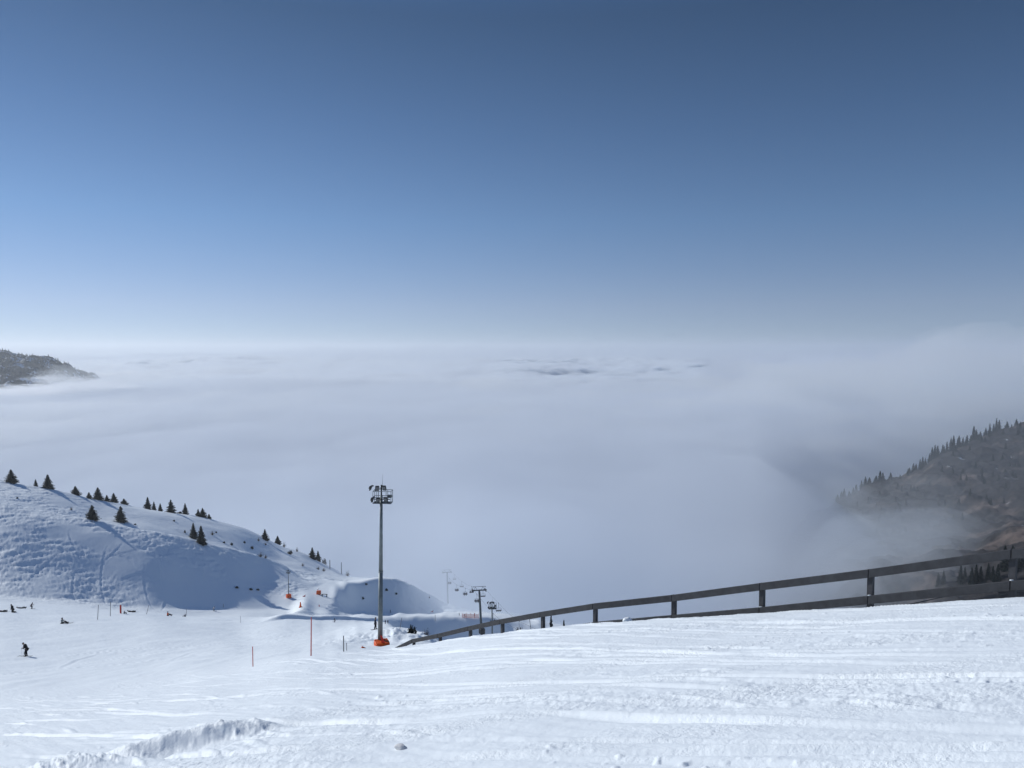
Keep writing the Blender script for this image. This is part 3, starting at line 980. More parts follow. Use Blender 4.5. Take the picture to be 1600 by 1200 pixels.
def shrub_meshes(seed, material, dense=260, leaf=0.10):
    rnd = random.Random(seed); vs, fs = [], []
    for k in range(dense):
        th = rnd.random() * 6.28; ph = math.acos(rnd.uniform(0.0, 1)); r = rnd.uniform(0.35, 1.0) * (0.75 + 0.35 * math.sin(3 * th + seed))
        c = Vector((r * math.sin(ph) * math.cos(th), r * math.sin(ph) * math.sin(th), r * math.cos(ph) * 0.9 + 0.05))
        d = Vector((rnd.uniform(-1, 1), rnd.uniform(-1, 1), rnd.uniform(0, 1.4))).normalized() * leaf * rnd.uniform(.7, 1.6)
        e = d.cross(Vector((rnd.uniform(-1, 1), rnd.uniform(-1, 1), .3))).normalized() * leaf * 0.5
        i0 = len(vs); vs += [tuple(c - d - e), tuple(c - d + e), tuple(c + d + e * .5), tuple(c + d - e * .5)]; fs.append((i0, i0 + 1, i0 + 2, i0 + 3))
    me = bpy.data.meshes.new('foliage'); me.from_pydata(vs, [], fs); me.materials.append(material)
    bm = bmesh.new()
    for k in range(26):
        th = rnd.random() * 6.28; ph = rnd.uniform(0, 1.2); r = rnd.uniform(.6, 1.05)
        q = Vector((r * math.sin(ph) * math.cos(th), r * math.sin(ph) * math.sin(th), r * math.cos(ph)))
        add_tube(bm, (0, 0, -0.3), q * 0.5, 0.02, 0.014, n=4); add_tube(bm, q * 0.5, q + Vector((0, 0, .05)), 0.014, 0.005, n=4)
    sm = bpy.data.meshes.new('stems'); bm.to_mesh(sm); bm.free(); sm.materials.append(M_twig)
    return me, sm


SHR_G = shrub_meshes(2, M_needle, 420, 0.13)
SHR_B = shrub_meshes(5, M_twig, 230, 0.05)


def shrub(loc, r, h, label, group=None, green=True, rz=0.0):
    root = empty('shrub', loc, rz, label, 'shrub', group)
    root.scale = (r, r, h)
    a, b_ = SHR_G if green else SHR_B
    new_obj('foliage', a, root); new_obj('stems', b_, root)
    return root


HILLTREES = [
    (17.5, 730.6, 752.5, 18, 0, 'broad dark spruce at the left end of the snowy skyline'),
    (55.8, 746.4, 758, 6, 3, 'tiny thin spruce between the two leftmost skyline spruces'),
    (74.8, 739.4, 762.3, 16, 2, 'tall full spruce second from the left among the large skyline trees'),
    (117.7, 757.3, 771.8, 15, 0, 'low wide spruce alone in the gap left of the skyline group of four'),
    (139, 765, 775, 8, 1, 'small spruce at the left edge of the skyline group of four'),
    (153, 757, 777.7, 15, 2, 'tallest spruce of the skyline group of four'),
    (167, 770, 780.5, 9, 1, 'short spruce squeezed between two taller ones on the skyline'),
    (177.6, 768, 783.8, 12, 1, 'spruce at the right end of the skyline group of four'),
    (193.6, 778, 787.5, 12, 0, 'squat rounded spruce just right of the skyline group of four'),
    (230.8, 773.7, 794, 11, 1, 'tall narrow spruce starting the middle row on the ridge'),
    (240.6, 781.6, 795.8, 6.5, 3, 'slim little spruce touching the tall narrow one on the ridge'),
    (250.5, 785, 798, 6.5, 3, 'slim little spruce standing clear in the middle of the ridge row'),
    (267, 778.8, 800.6, 13, 2, 'broad tall spruce with a blunt top in the middle ridge row'),
    (289.4, 784, 802.8, 9, 1, 'lone slender spruce right of the blunt topped one on the ridge'),
    (309.6, 792.3, 805, 8, 1, 'left spruce of the last close pair on the ridge'),
    (316.6, 792.3, 808, 12, 2, 'right and wider spruce of the last close pair on the ridge'),
    (326.6, 802.8, 811, 7, 1, 'very small spruce just right of the last close pair on the ridge'),
    (144, 788.6, 812.7, 19, 0, 'left one of two round dark spruces on the open snow face'),
    (188.6, 790, 815.5, 18, 0, 'right one of two round dark spruces on the open snow face'),
    (302.3, 816, 842, 12, 1, 'upper spruce of the leaning pair on the snow face'),
    (314.4, 820, 850, 15, 2, 'lower and larger spruce of the leaning pair on the snow face'),
    (414, 826, 844, 11, 2, 'slightly foggy spruce on the descending ridge, upper of two'),
    (433.8, 836, 850, 10, 1, 'slightly foggy spruce on the descending ridge, lower of two'),
    (488, 854.7, 873.4, 11, 2, 'foggy grey spruce, left of the pair where the ridge enters the cloud'),
    (497, 860, 877, 9, 1, 'foggy grey spruce, right of the pair where the ridge enters the cloud'),
]
rnd = random.Random(5)
for (px, ty, by, w, v, lab) in HILLTREES:
    face = by - ty > 22 and px not in (74.8,) and px > 100 and v != 1 or lab.startswith('upper spruce')
    p = at_pixel(px, by - 0.5, 300, 500)
    s = p.y / F
    spruce(p - Vector((0, 0, 0.3)), (by - ty) * s + 0.3, w * s * 1.3, lab, 'spruces on the left hillside', v, rnd.random() * 6)

SHRUBS = [
    (111.6, 798, 6, 6, 0, 'bare brown shrub on the snow face left of the two round spruces'),
    (27, 779, 4, 2.4, 1, 'tiny dark shrub high on the left end of the snow face'),
    (211, 820, 4, 2.2, 1, 'tiny dark shrub right below the second round spruce'),
    (289, 833, 3.5, 5, 1, 'small dark shrub just left of the leaning spruce pair'),
    (272, 815, 4.5, 2.5, 1, 'tiny dark shrub high above the leaning spruce pair'),
    (280, 801.5, 11, 3, 1, 'flat dark shrub on the ridge between two spruces'),
    (332, 836, 9, 8, 0, 'bare grey shrub right of the leaning spruce pair'),
    (338, 833, 3, 3, 1, 'tiny dark shrub touching the bare grey one'),
    (350, 849, 5, 3, 1, 'small dark shrub below the bare grey one'),
    (362, 852, 5, 4.5, 1, 'small dark shrub, third along the dotted line under the ridge'),
    (382, 849, 4.5, 4, 1, 'small dark shrub nearer the ridge in the dotted line'),
    (394, 858, 6, 5, 1, 'dark shrub at the right end of the dotted line'),
    (404, 846, 6, 7, 0, 'bare foggy shrub left of the upper foggy spruce'),
    (415, 852, 7, 5, 0, 'bare foggy shrub under the upper foggy spruce'),
    (444, 855, 8, 9, 0, 'tall bare foggy shrub right of the lower foggy spruce'),
    (453, 866, 9, 6, 1, 'round foggy shrub below the tall bare one'),
    (407, 871, 12, 9, 0, 'wide bare shrub on the near shoulder, left of two'),
    (415, 873, 8, 7, 0, 'smaller bare shrub on the near shoulder, right of two'),
    (464, 862, 6, 8, 0, 'pale bare shrub fading into the fog above the shoulder'),
    (473, 885, 7, 6, 0, 'grey shrub on the shoulder above the small mast'),
    (497, 890, 8, 6, 0, 'grey shrub above the lit run, left of two'),
    (506, 893, 8, 8, 0, 'grey shrub above the lit run, right of two'),
    (507, 878, 9, 9, 1, 'faint round shrub beside the foggy spruce pair'),
    (543, 891, 10, 10, 0, 'very faint wide shrub deep in the fog by the top of the lit run'),
    (370, 919, 8, 3, 1, 'low dark twigs sticking out of the shaded bowl, left of three'),
    (392, 923, 7, 3.5, 1, 'low dark twigs sticking out of the shaded bowl, middle of three'),
    (403, 922.5, 6, 3, 1, 'low dark twigs sticking out of the shaded bowl, right of three'),
    (572, 915, 5, 3, 1, 'tiny dark shrub on the shaded mound left of the mast'),
    (567, 937, 5, 4, 1, 'dark twigs low on the shaded mound left of the mast'),
    (604, 925, 5, 4, 1, 'dark twigs high on the shaded mound right of the mast'),
    (619, 930, 5, 3, 1, 'dark twigs further down the shaded mound right of the mast'),
    (671, 935, 4, 5, 0, 'faint shrub on the foggy right edge of the mound'),
]
for (px, by, w, h, gr, lab) in SHRUBS:
    p = at_pixel(px, by, 225, 500); s = p.y / F
    shrub(p, w * s * 0.5, h * s, lab, 'shrubs on the snowy hillside', gr, rnd.random() * 6)
p = P(643, 988, 82); shrub(p - Vector((0, 0, .2)), 0.62, 1.0, 'dark green shrub on the snow heap right of the tall mast', None, True)
p = P(666, 990, 84); shrub(p - Vector((0, 0, .3)), 0.62, 0.95, 'bare brown shrub right of the dark green one on the snow heap', None, False)
p = P(699, 1003, 86); shrub(p - Vector((0, 0, .3)), 0.6, 0.6, 'small brown shrub just above the fence rail', None, False)
for (px, ty, D, w, v, lab) in ((861, 958, 300, 15, 1, 'larger of two hazy spruces seen under the fence rail'), (881, 966, 305, 10, 3, 'smaller of two hazy spruces seen under the fence rail')):
    g = P(px, 1000, D); s = D / F
    g.z = min(g.z, ground(g.x, D) + 1)
    h = P(px, ty, D).z - g.z
    spruce(g, h, w * s * 1.3, lab, 'spruces below the fence', v)


# ------------------------------------------------------------------ chairlift
LC = [(150, 1010), (200, 985), (230, 971), (250, 959), (273, 942.5), (296, 928.5), (310, 920.5), (318, 921.5), (341, 919), (362, 916.5), (383, 914), (410, 908.5), (440, 901), (480, 893), (560, 880), (640, 873)]
_lz = []
for (D, y) in LC:
    a, t = ray(760, y); _lz.append(t * D)
_lD = np.array([c[0] for c in LC], float); _lz = np.array(_lz)


def line_x(D): return -13.6 - 0.165 * (D - 310)
def line_z(D): return float(np.interp(D, _lD, _lz))


for sd_, lab in ((-2.6, 'left haul rope of the chairlift dropping towards the fog'), (2.6, 'right haul rope of the chairlift dropping towards the fog')):
    bm = bmesh.new()
    dd = np.arange(150, 640, 7)
    o0 = Vector((line_x(310) + sd_, 310, line_z(310)))
    add_path(bm, [Vector((line_x(D) + sd_, D, line_z(D))) - o0 for D in dd], 0.030, 5)
    tag(bm_obj('haul_rope', bm, M_cable, loc=o0), lab, 'cable')


def pylon(D, label, ground_z, w=2.6):
    top = line_z(D)
    root = empty('lift_pylon', (line_x(D) + 0.6, D, ground_z), 0.16, label, 'lift pylon', 'pylons of the chairlift')
    H = top - ground_z
    bm = bmesh.new(); add_tube(bm, (0.4, 0, -1), (-0.6, 0, H - 0.3), 0.55, 0.36, n=14)
    bm_obj('pole', bm, M_lift, root, smooth=True)
    x0 = -0.6
    bm = bmesh.new(); add_box(bm, (x0, 0, H - 0.45), (2 * w + 0.3, 0.4, 0.45), bevel=0.05)
    bm_obj('crossarm', bm, M_lift, root)
    for sx in (-w, w):
        bm = bmesh.new()
        for k in range(6):
            yy = (k - 2.5) * 0.75
            zz = -0.20 - 0.05 * abs(k - 2.5)
            add_tube(bm, (x0 + sx - 0.06, yy, H + zz), (x0 + sx + 0.06, yy, H + zz), 0.24, n=12)
        for s2 in (-0.12, 0.12):
            add_box(bm, (x0 + sx + s2, 0, H - 0.38), (0.06, 4.2, 0.22))
        add_box(bm, (x0 + sx * 0.93, 0, H - 0.38), (1.5, 0.9, 0.24), bevel=0.08)
        bm_obj('sheave_assembly', bm, M_dark, root)
        bm = bmesh.new()
        add_tube(bm, (x0 + sx * 0.85, 0, H - 0.2), (x0 + sx * 0.55, 0, H + 1.05), 0.06, n=6)
        add_tube(bm, (x0 + sx * 0.35, 0, H - 0.2), (x0 + sx * 0.62, 0, H + 1.05), 0.06, n=6)
        bm_obj('lifting_frame_strut', bm, M_lift, root)
    bm = bmesh.new(); add_box(bm, (x0, 0, H + 1.1), (2 * w + 0.2, 0.14, 0.14))
    add_box(bm, (x0 - w, 0, H + 1.0), (0.5, 0.1, 0.1)); add_box(bm, (x0 + w, 0, H + 1.0), (0.5, 0.1, 0.1))
    bm_obj('lifting_frame', bm, M_lift, root)
    bm = bmesh.new()
    for s2 in (-0.2, 0.2): add_tube(bm, (0.55 + s2, -0.5, 0), (-0.35 + s2, -0.45, H - 0.8), 0.025, n=5)
    k = 0.0
    while k < H - 1:
        f = k / H; add_tube(bm, (0.35 - 0.9 * f, -0.48, k), (0.75 - 0.9 * f, -0.48, k), 0.02, n=4); k += 0.6
    bm_obj('ladder', bm, M_lift, root)
    return root


pylon(310, 'dark T shaped chairlift pylon standing clear of the fog', P(751, 984, 310).z - 1)
pylon(480, 'faint chairlift pylon half swallowed by the fog', P(698, 975, 480).z)
bm = pad_mesh(1.9, 1.9, 2.2); o = bm_obj('crash_padding', bm, M_dark, loc=P(753, 990, 308)); o.rotation_euler = (0, 0, .5)
tag(o, 'dark crash padding round the foot of the clear chairlift pylon', 'crash padding')


def chair_parts(root):
    bm = bmesh.new()
    add_path(bm, [(0, 0, 0.1), (0, 0, -0.1), (0.04, 0.25, -0.5), (0.04, 0.25, -1.75)], 0.045)
    add_box(bm, (0, 0, 0.02), (0.16, 0.4, 0.2))
    bm_obj('hanger', bm, M_lift, root)
    bm = bmesh.new()
    w = 1.0
    for s2 in (-w, w):
        add_path(bm, [(s2 * 0.75, 0.2, -1.75), (s2, 0.25, -1.95), (s2, 0.25, -2.65), (s2, -0.35, -2.9)], 0.035)
    add_tube(bm, (-w * .75, 0.2, -1.75), (w * .75, 0.2, -1.75), 0.04)
    bm_obj('frame', bm, M_lift, root)
    bm = bmesh.new(); add_box(bm, (0, 0.0, -2.9), (2 * w, 0.5, 0.09), bevel=0.02)
    bm_obj('seat', bm, M_dark, root)
    bm = bmesh.new(); add_box(bm, (0, 0.27, -2.35), (2 * w - .1, 0.04, 0.06)); add_box(bm, (0, 0.27, -2.62), (2 * w - .1, 0.05, 0.2), bevel=.01)
    bm_obj('backrest', bm, M_dark, root)


proto = None
CH = [(-1, 383, 2), (-1, 341, 2), (-1, 296, 2), (-1, 250, 2), (1, 410, 0), (1, 362, 2), (1, 318, 0), (1, 273, 0), (1, 230, 2), (-1, 428, 2), (1, 455, 0)]
CHL = {(-1, 383): 'foggy occupied chair on the left rope halfway between the two pylons', (-1, 341): 'occupied chair on the left rope just beyond the clear pylon',
       (-1, 296): 'occupied chair on the left rope touching the clear pylon', (-1, 250): 'occupied chair behind the lamp mast beside the pylon',
       (1, 410): 'faint empty chair on the right rope deep in the fog', (1, 362): 'foggy occupied chair on the right rope just left of the clear pylon',
       (1, 318): 'empty chair hanging right at the top of the clear pylon', (1, 273): 'empty chair right of the lamp mast head against the fog',
       (1, 230): 'nearest occupied chair low under the fence rail', (-1, 428): 'faintest occupied chair beside the foggy pylon',
       (1, 455): 'barely visible empty chair beyond the foggy pylon'}
CHAIRS = []
for (sd_, D, occ) in CH:
    loc = Vector((line_x(D) + sd_ * 2.6, D, line_z(D)))
    if proto is None:
        proto = empty('chairlift_chair', loc); chair_parts(proto); c = proto
    else:
        c = copy_tree(proto)
    c.location = loc; c.rotation_euler = (0, 0, 0.163 + (math.pi if sd_ > 0 else 0)); c.scale = (1.0, 1.0, 1.0)
    tag(c, CHL[(sd_, D)], 'chairlift chair', 'chairs hanging on the chairlift')
    CHAIRS.append((c, sd_, D, occ))


# ------------------------------------------------------------------ people
def skin_mesh(pts, edges, radii, root=0, sub=1):
    me = bpy.data.meshes.new('tmp'); me.from_pydata([tuple(p) for p in pts], edges, []); me.update()
    o = bpy.data.objects.new('tmp', me); S.collection.objects.link(o)
    md = o.modifiers.new('s', 'SKIN'); md.use_smooth_shade = True
    for i, r in enumerate(radii):
        v = me.skin_vertices[0].data[i]; r = r if isinstance(r, tuple) else (r, r)
        v.radius = r; v.use_root = (i == root)
    o.modifiers.new('d', 'SUBSURF').levels = sub
    dg = bpy.context.evaluated_depsgraph_get()
    out = bpy.data.meshes.new_from_object(o.evaluated_get(dg))
    bpy.data.objects.remove(o); bpy.data.meshes.remove(me)
    return out


POSES = {
    'bent': dict(pelvis=(-.12, 0, .92), waist=(-.10, 0, 1.08), chest=(.02, 0, 1.30), neck=(.15, 0, 1.45), head=(.25, 0, 1.54), look=(.35, -.5),
                 kneeL=(.05, .11, .49), kneeR=(.0, -.11, .50), ankL=(-.02, .12, .10), ankR=(-.06, -.12, .10), elL=(.02, .27, 1.07), elR=(.06, -.27, 1.08),
                 wrL=(.27, .17, 1.05), wrR=(.30, -.15, 1.08)),
    'stand': dict(pelvis=(0, 0, .95), waist=(0, 0, 1.1), chest=(0, 0, 1.34), neck=(.02, 0, 1.5), head=(.05, 0, 1.63), look=(1, -.1),
                  kneeL=(.10, .12, .51), kneeR=(-.03, -.11, .5), ankL=(.08, .14, .1), ankR=(-.14, -.12, .1), elL=(-.08, .28, 1.12), elR=(-.05, -.28, 1.13),
                  wrL=(.14, .3, .93), wrR=(.18, -.28, .95)),
    'ski': dict(pelvis=(-.15, 0, .80), waist=(-.12, 0, .95), chest=(.05, 0, 1.17), neck=(.15, 0, 1.32), head=(.22, 0, 1.44), look=(1, -.2),
                kneeL=(.15, .14, .48), kneeR=(.13, -.14, .48), ankL=(-.04, .16, .1), ankR=(-.06, -.16, .1), elL=(.1, .34, 1.0), elR=(.1, -.34, 1.0),
                wrL=(.32, .33, .98), wrR=(.32, -.33, .98)),
    'sit': dict(pelvis=(0, 0, .13), waist=(-.05, 0, .28), chest=(-.04, 0, .52), neck=(.0, 0, .68), head=(.03, 0, .80), look=(1, -.1),
                kneeL=(.40, .14, .34), kneeR=(.42, -.12, .28), ankL=(.80, .15, .1), ankR=(.84, -.12, .1), elL=(.08, .27, .42), elR=(.1, -.26, .44),
                wrL=(.30, .16, .48), wrR=(.32, -.12, .56)),
    'chair': dict(pelvis=(0, 0, .12), waist=(-.03, 0, .28), chest=(-.02, 0, .52), neck=(.02, 0, .68), head=(.05, 0, .80), look=(1, -.1),
                  kneeL=(.44, .12, .14), kneeR=(.44, -.12, .14), ankL=(.46, .13, -.32), ankR=(.48, -.12, -.32), elL=(.08, .25, .42), elR=(.1, -.25, .42),
                  wrL=(.30, .16, .38), wrR=(.30, -.14, .38)),
    'kneel': dict(pelvis=(-.04, 0, .52), waist=(.0, 0, .68), chest=(.07, 0, .92), neck=(.14, 0, 1.08), head=(.20, 0, 1.19), look=(1, -.5),
                  kneeL=(.08, .13, .10), kneeR=(.06, -.13, .10), ankL=(-.40, .14, .09), ankR=(-.42, -.12, .09), elL=(.06, .26, .74), elR=(.08, -.26, .74),
                  wrL=(.20, .16, .58), wrR=(.22, -.15, .58)),
    'lie': dict(pelvis=(0, 0, .14), waist=(-.16, 0, .15), chest=(-.40, 0, .20), neck=(-.56, 0, .24), head=(-.70, 0, .30), look=(.5, .8),
                kneeL=(.42, .12, .26), kneeR=(.44, -.12, .14), ankL=(.84, .14, .12), ankR=(.86, -.12, .1), elL=(-.40, .32, .12), elR=(-.42, -.32, .12),
                wrL=(-.14, .34, .12), wrR=(-.16, -.34, .1)),
}
_body_cache = {}


def hand(bm_pts, bm_edges, rad, wrist, fwd, side_sign):
    """palm with four curled fingers and a thumb, appended to the skeleton at the wrist index"""
    W0 = Vector(bm_pts[wrist]); f = fwd.normalized(); up = Vector((0, 0, 1)); sd = f.cross(up).normalized() * side_sign
    palm = len(bm_pts); bm_pts.append(W0 + f * 0.07); bm_edges.append((wrist, palm)); rad.append((.045, .026))
    for k, L in enumerate((.075, .085, .08, .062)):
        b0 = len(bm_pts); q = W0 + f * 0.10 + sd * (k - 1.5) * 0.024
        bm_pts.append(q); rad.append(.012); bm_edges.append((palm, b0))
        bm_pts.append(q + f * L * .6 - up * 0.015); rad.append(.011); bm_edges.append((b0, b0 + 1))
        bm_pts.append(q + f * L * .8 - up * 0.05); rad.append(.009); bm_edges.append((b0 + 1, b0 + 2))
    b0 = len(bm_pts)
    bm_pts.append(W0 + f * .04 - sd * .05); rad.append(.014); bm_edges.append((palm, b0))
    bm_pts.append(W0 + f * .085 - sd * .06 - up * .03); rad.append(.011); bm_edges.append((b0, b0 + 1))


def figure_meshes(pose):
    if pose in _body_cache: return _body_cache[pose]
    q = {k: Vector(v) for k, v in POSES[pose].items() if k != 'look'}
    lk = Vector((POSES[pose]['look'][0], 0, POSES[pose]['look'][1])).normalized()
    pts, edges, rad = [], [], []

    def add(p, r, to=None):
        pts.append(Vector(p)); rad.append(r); i = len(pts) - 1
        if to is not None: edges.append((to, i))
        return i
    pel = add(q['pelvis'], (.15, .13)); wa = add(q['waist'], (.13, .12), pel); ch = add(q['chest'], (.17, .14), wa); nk = add(q['neck'], .06, ch)
    hd = add(q['head'], (.085, .095), nk); add(q['head'] + Vector((0, 0, .10)) - lk * .01, (.06, .07), hd)
    for s_, k in ((1, 'L'), (-1, 'R')):
        hp = add(q['pelvis'] + Vector((0, .09 * s_, -.03)), .10, pel)
        kn = add(q['knee' + k], .065, hp); ak = add(q['ank' + k], .045, kn)
        d = Vector((1, 0, 0)) if pose not in ('kneel',) else Vector((-.3, 0, -.6))
        if pose in ('sit', 'lie'): d = Vector((.3, 0, .9))
        add(q['ank' + k] + d.normalized() * .17 - Vector((0, 0, .04)), .035, ak)
        sh = add(q['chest'] + (q['neck'] - q['chest']) * .55 + Vector((0, .17 * s_, 0)), .065, ch)
        el = add(q['el' + k], .045, sh); wr = add(q['wr' + k], .03, el)
        hand(pts, edges, rad, wr, (q['wr' + k] - q['el' + k]), s_)
    body = skin_mesh(pts, edges, rad, 0, 1); body.name = 'person'
    # face: nose, brow, chin and ears joined into the same surface
    bm = bmesh.new(); bm.from_mesh(body)
    H0 = q['head']; sd = Vector((0, 1, 0)); upv = lk.cross(-sd)
    if upv.z < 0: upv = -upv
    for c, r in ((H0 + lk * .095 + upv * -.0, .018), (H0 + lk * .075 - upv * .07, .028), (H0 + sd * .088, .02), (H0 - sd * .088, .02)):
        add_blob(bm, c, (r, r, r * 1.3), 6, 5)
    bm.to_mesh(body); bm.free()
    # clothes follow the same skeleton, slightly wider
    idx = {}
    jp, je, jr = [], [], []

    def addj(p, r, to=None):
        jp.append(Vector(p)); jr.append(r); i = len(jp) - 1
        if to is not None: je.append((to, i))
        return i
    a = addj(q['pelvis'] + (q['waist'] - q['pelvis']) * -.2, (.20, .17)); b_ = addj(q['waist'], (.175, .155), a); c = addj(q['chest'], (.205, .17), b_)
    n = addj(q['neck'], .085, c)
    for s_, k in ((1, 'L'), (-1, 'R')):
        sh = addj(q['chest'] + (q['neck'] - q['chest']) * .55 + Vector((0, .18 * s_, 0)), .095, c)
        el = addj(q['el' + k], .075, sh); addj(q['wr' + k] - (q['wr' + k] - q['el' + k]).normalized() * .01, .055, el)
    jacket = skin_mesh(jp, je, jr, 0, 1); jacket.name = 'jacket'
    jp, je, jr = [], [], []
    a = addj(q['pelvis'] + Vector((0, 0, .02)), (.175, .16))
    for s_, k in ((1, 'L'), (-1, 'R')):
        hp = addj(q['pelvis'] + Vector((0, .10 * s_, -.06)), .125, a); kn = addj(q['knee' + k], .095, hp)
        addj(q['ank' + k] + (q['knee' + k] - q['ank' + k]).normalized() * .06, .085, kn)
    trousers = skin_mesh(jp, je, jr, 0, 1); trousers.name = 'trousers'
    bm = bmesh.new()
    add_blob(bm, H0 + upv * .045 - lk * .012, (.125, .12, .115), 14, 10)
    # leave the face open
    dele = [v for v in bm.verts if (v.co - H0).dot(lk) > .055 and (v.co - H0).dot(upv) < .06 or (v.co - H0).dot(upv) < -.05]
    bmesh.ops.delete(bm, geom=dele, context='VERTS')
    helmet = bpy.data.meshes.new('helmet'); bm.to_mesh(helmet); bm.free()
    bm = bmesh.new(); add_box(bm, H0 + lk * .1 + upv * .03, (.05, .15, .06), None, .015); goggles = bpy.data.meshes.new('goggles'); bm.to_mesh(goggles); bm.free()
    bm = bmesh.new()
    for k in ('L', 'R'):
        A = q['ank' + k]
        d = Vector((1, 0, 0))
        if pose == 'kneel': d = Vector((-.3, 0, -.6)).normalized()
        if pose in ('sit', 'lie'): d = Vector((.3, 0, .9)).normalized()
        add_tube(bm, A + (q['knee' + k] - A).normalized() * .16, A - Vector((0, 0, .02)), .075, .07, n=10)
        add_tube(bm, A - Vector((0, 0, .035)) - d * .05, A + d * .2 - Vector((0, 0, .045)), .06, .05, n=8)
    boots = bpy.data.meshes.new('boots'); bm.to_mesh(boots); bm.free()
    _body_cache[pose] = (body, jacket, trousers, helmet, goggles, boots)
    return _body_cache[pose]


_cloth = {}


def cloth(c):
    if c not in _cloth: _cloth[c] = mat('cloth', c, 0.85, noise=0.2, scale=5, spec=0.15)
    return _cloth[c]


def set_mat(o, m):
    if len(o.data.materials) == 0: o.data.materials.append(m)
    o.material_slots[0].link = 'OBJECT'; o.material_slots[0].material = m


def ski_mesh(L=1.65, w=0.09, board=False):
    bm = bmesh.new(); n = 12; rows = []
    for k in range(n + 1):
        t = k / n; x = (t - .45) * L
        z = 0.10 * max(0, (t - .86) / .14) ** 2 + 0.03 * max(0, (.06 - t) / .06) ** 2 + (0.06 * max(0, (.1 - t) / .1) ** 2 if board else 0)
        ww = w / 2 * (1 - .25 * math.sin(t * math.pi)) * (1 - max(0, (t - .92) / .08) * .7)
        rows.append([bm.verts.new((x, -ww, z)), bm.verts.new((x, ww, z)), bm.verts.new((x, ww, z + .015)), bm.verts.new((x, -ww, z + .015))])
    for r0, r1 in zip(rows[:-1], rows[1:]):
        for k in range(4): bm.faces.new((r0[k], r1[k], r1[(k + 1) % 4], r0[(k + 1) % 4]))
    bm.faces.new(rows[0]); bm.faces.new(rows[-1][::-1])
    if not board: add_box(bm, (0, 0, .04), (.3, .06, .04))
    me = bpy.data.meshes.new('ski'); bm.to_mesh(me); bm.free(); me.materials.append(M_dark)
    return me


SKI = ski_mesh(); BOARD = ski_mesh(1.5, .26, True)
_pole = bmesh.new(); add_tube(_pole, (0, 0, 0), (0, 0, 1.15), .009, n=6); add_tube(_pole, (0, 0, 1.0), (0, 0, 1.15), .018, n=6); add_tube(_pole, (0, 0, .07), (0, 0, .08), .045, n=8)
POLE = bpy.data.meshes.new('ski_pole'); _pole.to_mesh(POLE); _pole.free(); POLE.materials.append(M_cable)


def person(loc, rz, pose, jc, tc, label, group=None, gear='ski', sc=1.0, helmet=(0.02, 0.02, 0.025)):
    body, jacket, trousers, helm, gog, boots = figure_meshes(pose)
    root = new_obj('person', body); root.location = loc; root.rotation_euler = (0, 0, rz); root.scale = (sc,) * 3
    set_mat(root, M_skin)
    for nm, me, c in (('jacket', jacket, jc), ('trousers', trousers, tc), ('helmet', helm, helmet), ('goggles', gog, (.01, .01, .012)), ('boots', boots, (.02, .02, .022))):
        set_mat(new_obj(nm, me, root), cloth(c))
    tag(root, label, 'person', group)
    q = POSES[pose]
    if gear == 'ski':
        for k in ('L', 'R'):
            A = Vector(q['ank' + k])
            o = new_obj('ski', SKI, root)
            if pose == 'lie' and k == 'L': o.location = A + Vector((-.2, 0, .1)); o.rotation_euler = (0, -.6, .1)
            elif pose in ('sit', 'lie'): o.location = A + Vector((.05, 0, -.06)); o.rotation_euler = (0, -.08, (.12 if k == 'L' else -.06))
            else: o.location = A + Vector((.05, 0, -.10)); o.rotation_euler = (0, .0, 0)
        if pose in ('bent', 'ski', 'stand'):
            for k in ('L', 'R'):
                o = new_obj('ski_pole', POLE, root); w = Vector(q['wr' + k])
                o.location = w + Vector((.07 - .35, 0, -.95)) if pose == 'ski' else Vector((w.x + .1, w.y, 0.0)); o.rotation_euler = (0, .35 if pose == 'ski' else 0.02, 0)
                if pose != 'ski': o.scale = (1, 1, (w.z + .05) / 1.15)
    elif gear == 'board':
        o = new_obj('snowboard', BOARD, root); A = (Vector(q['ankL']) + Vector(q['ankR'])) / 2
        o.location = A + Vector((.0, 0, -.1)); o.rotation_euler = (0, 0, .3)
    return root


